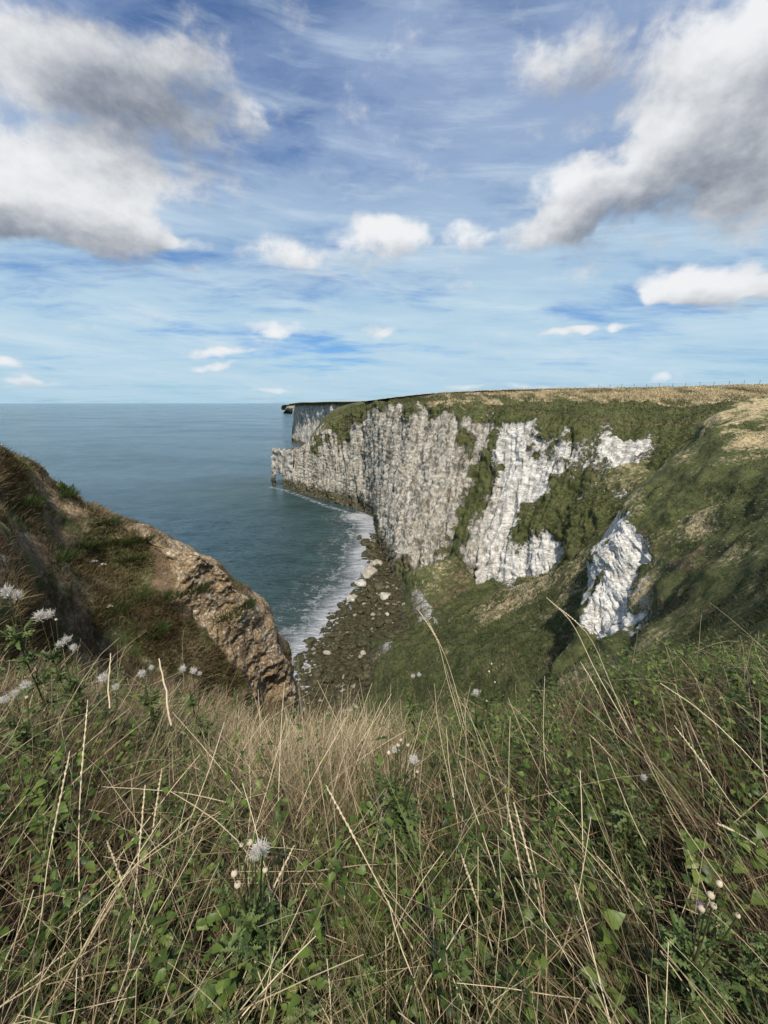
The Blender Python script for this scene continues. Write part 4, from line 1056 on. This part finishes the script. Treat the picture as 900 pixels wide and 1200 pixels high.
broad_plant('feathery green foliage at the bottom edge right of centre', 548, 1165, .36, 55, .032, 6, 'plant', T_SPIKE, M_FEA, .12)
broad_plant('feathery green foliage at the bottom centre', 455, 1180, .34, 50, .03, 5, 'plant', T_SPIKE, M_FEA, .10)

# ------------------------------------------------------------------ grass on the near slopes
M_SPUR = leaf_mat('spur_growth', (.095, .052, .028), (.115, .092, .038), (.38, .29, .17), .15)
def slope_blades(name, S, weight, n, Lr, Wd, tintf, label, lean=(0, 0), K=2, mat=None, clump=0., row_ok=None):
    nu, nv = S.shape[:2]
    e1 = np.diff(S, axis=0)[:, :-1]; e2 = np.diff(S, axis=1)[:-1]
    A = np.linalg.norm(np.cross(e1, e2), axis=2); C = (S[:-1, :-1] + S[1:, 1:]) / 2
    dist = np.linalg.norm(C - [0, 0, CZ], axis=2)
    w = A * weight[:-1, :-1] / np.maximum(dist, 3) ** 1.6
    if clump: w = w * np.clip(.5 + clump * fbm(C * (9. / np.median(dist)), 3), .03, 3)
    w = w.ravel(); w /= w.sum(); idx = RNG.choice(len(w), n, p=w); i, j = np.divmod(idx, nv - 1)
    u, v = rnd(n)[:, None], rnd(n)[:, None]
    P_ = S[i, j] * (1 - u) * (1 - v) + S[i + 1, j] * u * (1 - v) + S[i, j + 1] * (1 - u) * v + S[i + 1, j + 1] * u * v
    dd = np.linalg.norm(P_ - [0, 0, CZ], axis=1)
    az = rnd(n, 0, 6.28); d = unit(azdir(az, np.abs(RNG.normal(size=n)) * .4) + np.array([lean[0], lean[1], 0]))
    L = rnd(n, *Lr) * (1 + .3 * fbm(P_ * .5, 2)); bend = np.stack([np.sin(az) * .3 + lean[0] * .4, np.cos(az) * .3 + lean[1] * .4, -rnd(n, .1, .5)], -1)
    W = np.maximum(Wd, dd * .0011) * rnd(n, .6, 1.2)
    b = Bag(); b.ribbons(P_ - [0, 0, .02], d, L, bend, W, np.clip(tintf(P_, i, j, n), 0, 1), K=K, taper=1.)
    tag(b.build(name, mat or M_SLOPE), label, 'grass', kind='stuff')
S, N, row, ora, vegp, crest = LEFT
vis = sm(row, 1.2, 1.9) * (1 - sm(row, 5.6, 6))
slope_blades('spur_grass', S, vis * np.clip(vegp * 1.0 + .34 + .9 * crest * 0 - .85 * ora, .015, 1), 120000, (.08, .28), .005,
             lambda P_, i, j, n: rnd(n, .0, .5) + .45 * np.maximum(fbm(P_ * .45, 3), -.2) + .12, 'rough grass and heathery growth over the brown spur at left', (.1, -.05), 3, mat=M_SPUR, clump=1.2)
S, N, row, chalk, dry = RIGHT
vis = sm(row, 1.7, 2.2) * (1 - sm(row, 6.6, 7))
slope_blades('hillside_grass', S, vis * (1 - .97 * chalk), 90000, (.12, .42), .006,
             lambda P_, i, j, n: rnd(n, -.05, .42) + .75 * np.maximum(dry[i, j] - .25, 0) * rnd(n, .5, 1.6) + .2 * fbm(P_ * .25, 2) + .25 * (dry[i, j] > .55), 'dark turf and pale tufts of grass over the slope at right', (-.15, 0), 3, clump=.8)
S, row = CLIFF, CROW
vis = sm(row, 5.0, 5.6) * (1 - sm(row, 6.15, 6.4)) * sm(np.arange(S.shape[0])[:, None] + 0 * row, 150, 200)
slope_blades('clifftop_grass', S, vis, 60000, (.35, .95), .05, lambda P_, i, j, n: rnd(n, .3, .65) + .55 * np.minimum(CDRY[i, j], .9), 'long dry grass along the top edge of the cliff', (-.1, -.1), 2)

S = MID; nr = np.broadcast_to(np.linspace(0, 1, S.shape[1])[None], S.shape[:2])
slope_blades('lower_slope_grass', S, sm(nr, .1, .2) * (1 - sm(nr, .85, .95)), 45000, (.3, .8), .02, lambda P_, i, j, n: rnd(n, .0, .5) + .35 * fbm(P_ * .12, 3), 'coarse grass over the green slope above the beach', (-.1, 0), 2)
slope_blades('ledge_grass', CLIFF, CVEG * sm(CROW, 1.0, 1.5) * (1 - sm(CROW, 5.2, 5.6)), 60000, (.35, .9), .02, lambda P_, i, j, n: rnd(n, .0, .45) + .35 * fbm(P_ * .10, 3) + .4 * np.maximum(CDRY[i, j] - .3, 0), 'dark green grass on the ledges and brow of the chalk cliff', (-.1, 0), 2)
# ------------------------------------------------------------------ white umbels on the right slope
def surf_hit(S, px, py, rowok=None):
    X, Y = project(S); D = np.hypot(X - px, Y - py)
    k = np.argmin(np.where(rowok, D, 1e9) if rowok is not None else D); return S.reshape(-1, 3)[k].copy()
def umbel(label, px, py, hgt, r, group='white umbels on the right slope', S=RIGHT[0], ok=None):
    top_y = py; g = surf_hit(S, px, py + 1, ok); dep = g[1]; p = at(px, py, dep * .985); 
    base = np.array([p[0], p[1], p[2] - hgt]); root = bpy.data.objects.new('umbel_plant', None); COL.objects.link(root); root.location = base
    tag(root, label, 'wildflower', group); st, fl = Bag(), Bag(); st.tube([[0, 0, -.1], [.01, 0, hgt * .5], [0, 0, hgt - r * .8]], .004, .4, 4)
    for k in range(9):
        a = k * .7 + random.random() * .3; q = r * (.25 + .75 * (k % 3) / 2.); t = np.array([math.sin(a) * q, math.cos(a) * q, hgt - .12 * q + random.uniform(-.01, .01)])
        st.tube([[0, 0, hgt - r * .8], t * [.5, .5, 1] - [0, 0, r * .25], t], .0015, .4, 3)
        n = 14; az = rnd(n, 0, 6.28); d = np.stack([np.sin(az), np.cos(az), 0 * az + .1], -1); fl.leaves(T_SMALL, t + RNG.normal(size=(n, 3)) * [.01, .01, .003], d, np.array([0, 0, 1.]) + RNG.normal(size=(n, 3)) * .2, r * .35, rnd(n), curl=.1)
    st.build('stem', M_STEM, root); fl.build('flower_head', M_UMB, root)
okr = (RIGHT[2] > 2.2) & (RIGHT[2] < 6)
U = [(872, 597), (861, 606), (884, 603), (893, 596), (867, 620), (880, 612), (852, 612), (896, 608), (873, 608), (858, 626), (848, 632), (833, 640), (843, 646), (828, 652), (819, 660), (852, 640), (889, 622), (868, 634), (897, 585), (885, 590), (838, 658), (810, 663), (866, 590), (850, 602), (878, 628), (873, 538), (886, 540), (893, 632)]
for k, (ux, uy) in enumerate(U):
    umbel('small white umbel in the drift of flowers on the right slope', ux, uy, .55, random.uniform(.05, .085), ok=okr)
okl = (LEFT[2] > 1.6) & (LEFT[2] < 5)
for k, (ux, uy, w) in enumerate([(110, 657, 'lone small white flower high on the spur'), (120, 661, 'small white flower just right of another on the spur'), (128, 710, 'white flower in the rough grass of the spur above the tufts')]):
    umbel(w, ux, uy, .2, .10, 'white flowers on the left spur', LEFT[0], okl)

# ------------------------------------------------------------------ green tussocks and a bush on the spur
def tussock(label, px, py, r, n=420, hgt=.35, mat=None, tint=(.0, .35)):
    g = surf_hit(LEFT[0], px, py, okl); root = Bag(); a = rnd(n, 0, 6.28); q = r * np.sqrt(rnd(n)); p = np.stack([np.sin(a) * q, np.cos(a) * q, -.05 + 0 * a], -1)
    d = unit(np.stack([np.sin(a) * q / r * .8, np.cos(a) * q / r * .8, 1 + 0 * a], -1) + RNG.normal(size=(n, 3)) * .15)
    root.ribbons(p, d, rnd(n, .6, 1.1) * hgt, np.array([0, 0, -.3]) + RNG.normal(size=(n, 3)) * .15, max(.008, g[1] * .0013), rnd(n, *tint), K=3, taper=1)
    o = root.build('grass_tussock', mat or M_GRN); o.location = g; tag(o, label, 'tussock', 'green tussocks on the left spur')
TS = [(122, 612, .42, 'rounded green tussock just under the crest of the spur'), (128, 634, .48, 'largest dark green tussock below the crest of the spur'), (164, 632, .38, 'green tussock on the crest left of the orange scar'),
      (66, 654, .40, 'green tussock in the brown patch at the left of the spur'), (152, 654, .34, 'small tussock below the crest of the spur'), (72, 581, .40, 'tussock hanging at the notch in the crest'), (96, 640, .33, 'low tussock between two larger ones on the spur'),
      (188, 700, .5, 'olive tussock at the left edge of the orange scar'), (226, 689, .5, 'small olive tuft inside the orange scar'), (265, 720, .5, 'green tuft among the chalk rubble of the spur'), (285, 709, .4, 'tiny green tuft near the outer edge of the spur'),
      (150, 700, .6, 'broad green patch in the middle of the spur'), (120, 715, .6, 'bright olive clump above the white tufts'), (175, 740, .5, 'low green clump near the foot of the spur'), (20, 590, .6, 'large green grass clump at the left end of the crest')]
for px, py, r, lb in TS: tussock(lb, px, py, r)
# ------------------------------------------------------------------ gorse bush and bare twigs on the crest
def crest_bush(label, px, py, Y, r, bare=False, name='gorse_bush'):
    g = at(px, py, Y * spur_f(px)); root = bpy.data.objects.new(name, None); COL.objects.link(root); root.location = g; tag(root, label, 'bush')
    st, lf = Bag(), Bag(); nb = 16 if bare else 34
    for k in range(nb):
        a = random.uniform(0, 6.28); e = random.uniform(.5, 1.5) if not bare else random.uniform(.9, 1.5); L = r * random.uniform(.6, 1.1); d = np.array([math.sin(a) * math.cos(e), math.cos(a) * math.cos(e), math.sin(e)])
        t = np.linspace(0, 1, 5)[:, None]; C = d * L * t + RNG.normal(size=(5, 3)) * r * .03 * t; st.tube(C, np.linspace(.010, .004, 5), .5, 4)
        if bare:
            for q in range(4):
                s = C[2 + q % 3]; dv = unit(d + RNG.normal(size=3) * .6); st.tube([s, s + dv * L * .25], .004, .5, 3)
        else:
            n = 60; p = C[RNG.integers(1, 5, n)] + RNG.normal(size=(n, 3)) * r * .06; lf.leaves(T_SMALL, p, unit(d + RNG.normal(size=(n, 3)) * .5), RNG.normal(size=(n, 3)), rnd(n, .05, .09), rnd(n), curl=.1)
    st.build('twigs', M_TWIG, root)
    if not bare: lf.build('foliage', M_LEAF, root)
crest_bush('dark green bush on the spur crest at the left edge', 3, 548, 11.6, .42)
crest_bush('low dark bush behind the green grass at the left end of the crest', 26, 556, 12.4, .32)
crest_bush('bare twiggy shrub standing up from the spur crest against the sea', 62, 574, 14.2, .42, True, 'bare_shrub')
crest_bush('small leafless weed on the crest right of the bare shrub', 92, 590, 15.8, .28, True, 'bare_shrub')
crest_bush('low green bush growing in the crest notch of the spur', 74, 582, 15.0, .42)

# ------------------------------------------------------------------ boulders
def rock_mat(name, c0, c1, weed=True):
    m, T, b, out = new_mat(name); pos = T.node('ShaderNodeTexCoord').outputs['Object']; oi = T.node('ShaderNodeObjectInfo').outputs['Random']
    n1 = T.noise(pos, 2.2, 6, .65); c = T.mix(T.ss(n1, .35, .65), c0, c1); c = T.mix(T.m('MULTIPLY', oi, .5), c, (.03, .035, .014) if weed else (.25, .2, .12))
    T.put(b.inputs['Base Color'], c); bp = T.node('ShaderNodeBump'); bp.inputs['Distance'].default_value = .3; T.put(bp.inputs['Height'], n1); T.l.new(bp.outputs[0], b.inputs['Normal']); b.inputs['Roughness'].default_value = .65
    return m
M_RD = rock_mat('weedy_rock', (.020, .019, .010), (.10, .085, .04)); M_RP = rock_mat('chalk_rock', (.24, .22, .17), (.50, .48, .43), False)
def rock_mesh(name, mat, seed):
    import bmesh
    bm = bmesh.new(); bmesh.ops.create_icosphere(bm, subdivisions=3, radius=1.); co = np.array([v.co[:] for v in bm.verts])
    rr = 1 + .35 * fbm(co * .9 + seed * 7, 3) - .25 * np.abs(fbm(co * 1.6 + seed * 3, 2)); co2 = co * rr[:, None] * [1.0, .8, .62]
    for v, c in zip(bm.verts, co2): v.co = c
    me = bpy.data.meshes.new(name); bm.to_mesh(me); bm.free(); me.materials.append(mat); me.polygons.foreach_set('use_smooth', np.ones(len(me.polygons), bool)); return me
RD = [rock_mesh('boulder', M_RD, k) for k in range(6)]; RP = [rock_mesh('boulder', M_RP, 10 + k) for k in range(4)]
def boulder(p, s, me, label, group):
    o = bpy.data.objects.new('boulder', me); COL.objects.link(o); o.location = p; o.scale = (s, s, s); o.rotation_euler = (random.uniform(-.3, .3), random.uniform(-.3, .3), random.uniform(0, 6.28)); tag(o, label, 'boulder', group)
def build_boulders():
    bz = BEACH; k = 0; X, Y = project(bz); cand = np.argwhere((X > 348) & (X < 475) & (Y > 650) & (Y < 800) & (bz[..., 2] > -.6))
    sel = cand[RNG.permutation(len(cand))]
    w = bz[sel[:, 0], sel[:, 1]]
    for q in w:
        if k >= 215: break
        if random.random() > 1.: continue
        s = random.choice([.6, .7, .9, 1.0, 1.3, 1.7]) * random.uniform(.8, 1.2); pale = random.random() < .05
        boulder(q + [0, 0, s * .15], s, random.choice(RP if pale else RD), 'pale chalk boulder lying on the dark boulder beach' if pale else 'dark weed-covered boulder on the beach under the cliff', 'pale boulders on the beach' if pale else 'dark boulders on the beach'); k += 1
    for px, py, s, me, lb in [(432, 672, 3.6, RP[0], 'largest pale chalk block at the head of the beach'), (423, 684, 2.6, RP[1], 'pale chalk block left of the largest one'), (440, 662, 3.0, RP[2], 'pale block nearest the cliff foot'),
                              (445, 688, 3.2, RD[0], 'tall dark rock standing right of the pale blocks'), (437, 640, 3.6, RD[1], 'dark rock mass at the corner of the cliff foot'), (428, 636, 2.8, RD[2], 'dark rock breaking the surf at the cliff corner'),
                              (436, 650, 3.0, RD[3], 'brown rock below the cliff corner'), (452, 700, 3.0, RP[3], 'pale rock beside the tall dark rock'), (412, 702, 1.8, RP[0], 'pale boulder at the edge of the surf'), (456, 722, 2.2, RP[2], 'cream boulder at the foot of the green slope'),
                              (421, 630, 1.6, RD[4], 'small dark rock out in the foam')]:
        boulder(sea_at(px, py, .6), s, me, lb, 'large rocks at the head of the beach')
build_boulders()

# ------------------------------------------------------------------ fence on the skyline
def build_fence():
    S = CLIFF; j = int(np.argmin(np.abs(CROW[0] - 6.12))); line = S[:, j]; X, Y = project(line)
    sel = np.where((X > 700) & (X < 960))[0]; line = line[sel]; seg = np.concatenate([[0], np.cumsum(np.linalg.norm(np.diff(line, axis=0), axis=1))])
    root = bpy.data.objects.new('wire_fence', None); COL.objects.link(root); root.location = line[0]
    tag(root, 'low post and wire fence running along the cliff top at right', 'fence'); tops = []
    s = 0.
    while s < seg[-1]:
        p = np.array([np.interp(s, seg, line[:, k]) for k in range(3)]); b = Bag(); l = p - line[0]; ln = random.uniform(-.06, .06)
        b.tube([l - [0, 0, .3], l + [ln, 0, .6], l + [ln * 2, 0, 1.55]], .055, random.random(), 6); b.build('post', M_TWIG, root); tops.append(l + [0, 0, 1.4]); s += 3.6
    for dz in (0, -.45): 
        b = Bag(); b.tube(np.array(tops) + [0, 0, dz], .018, .5, 3); b.build('wire', M_TWIG, root)
build_fence()
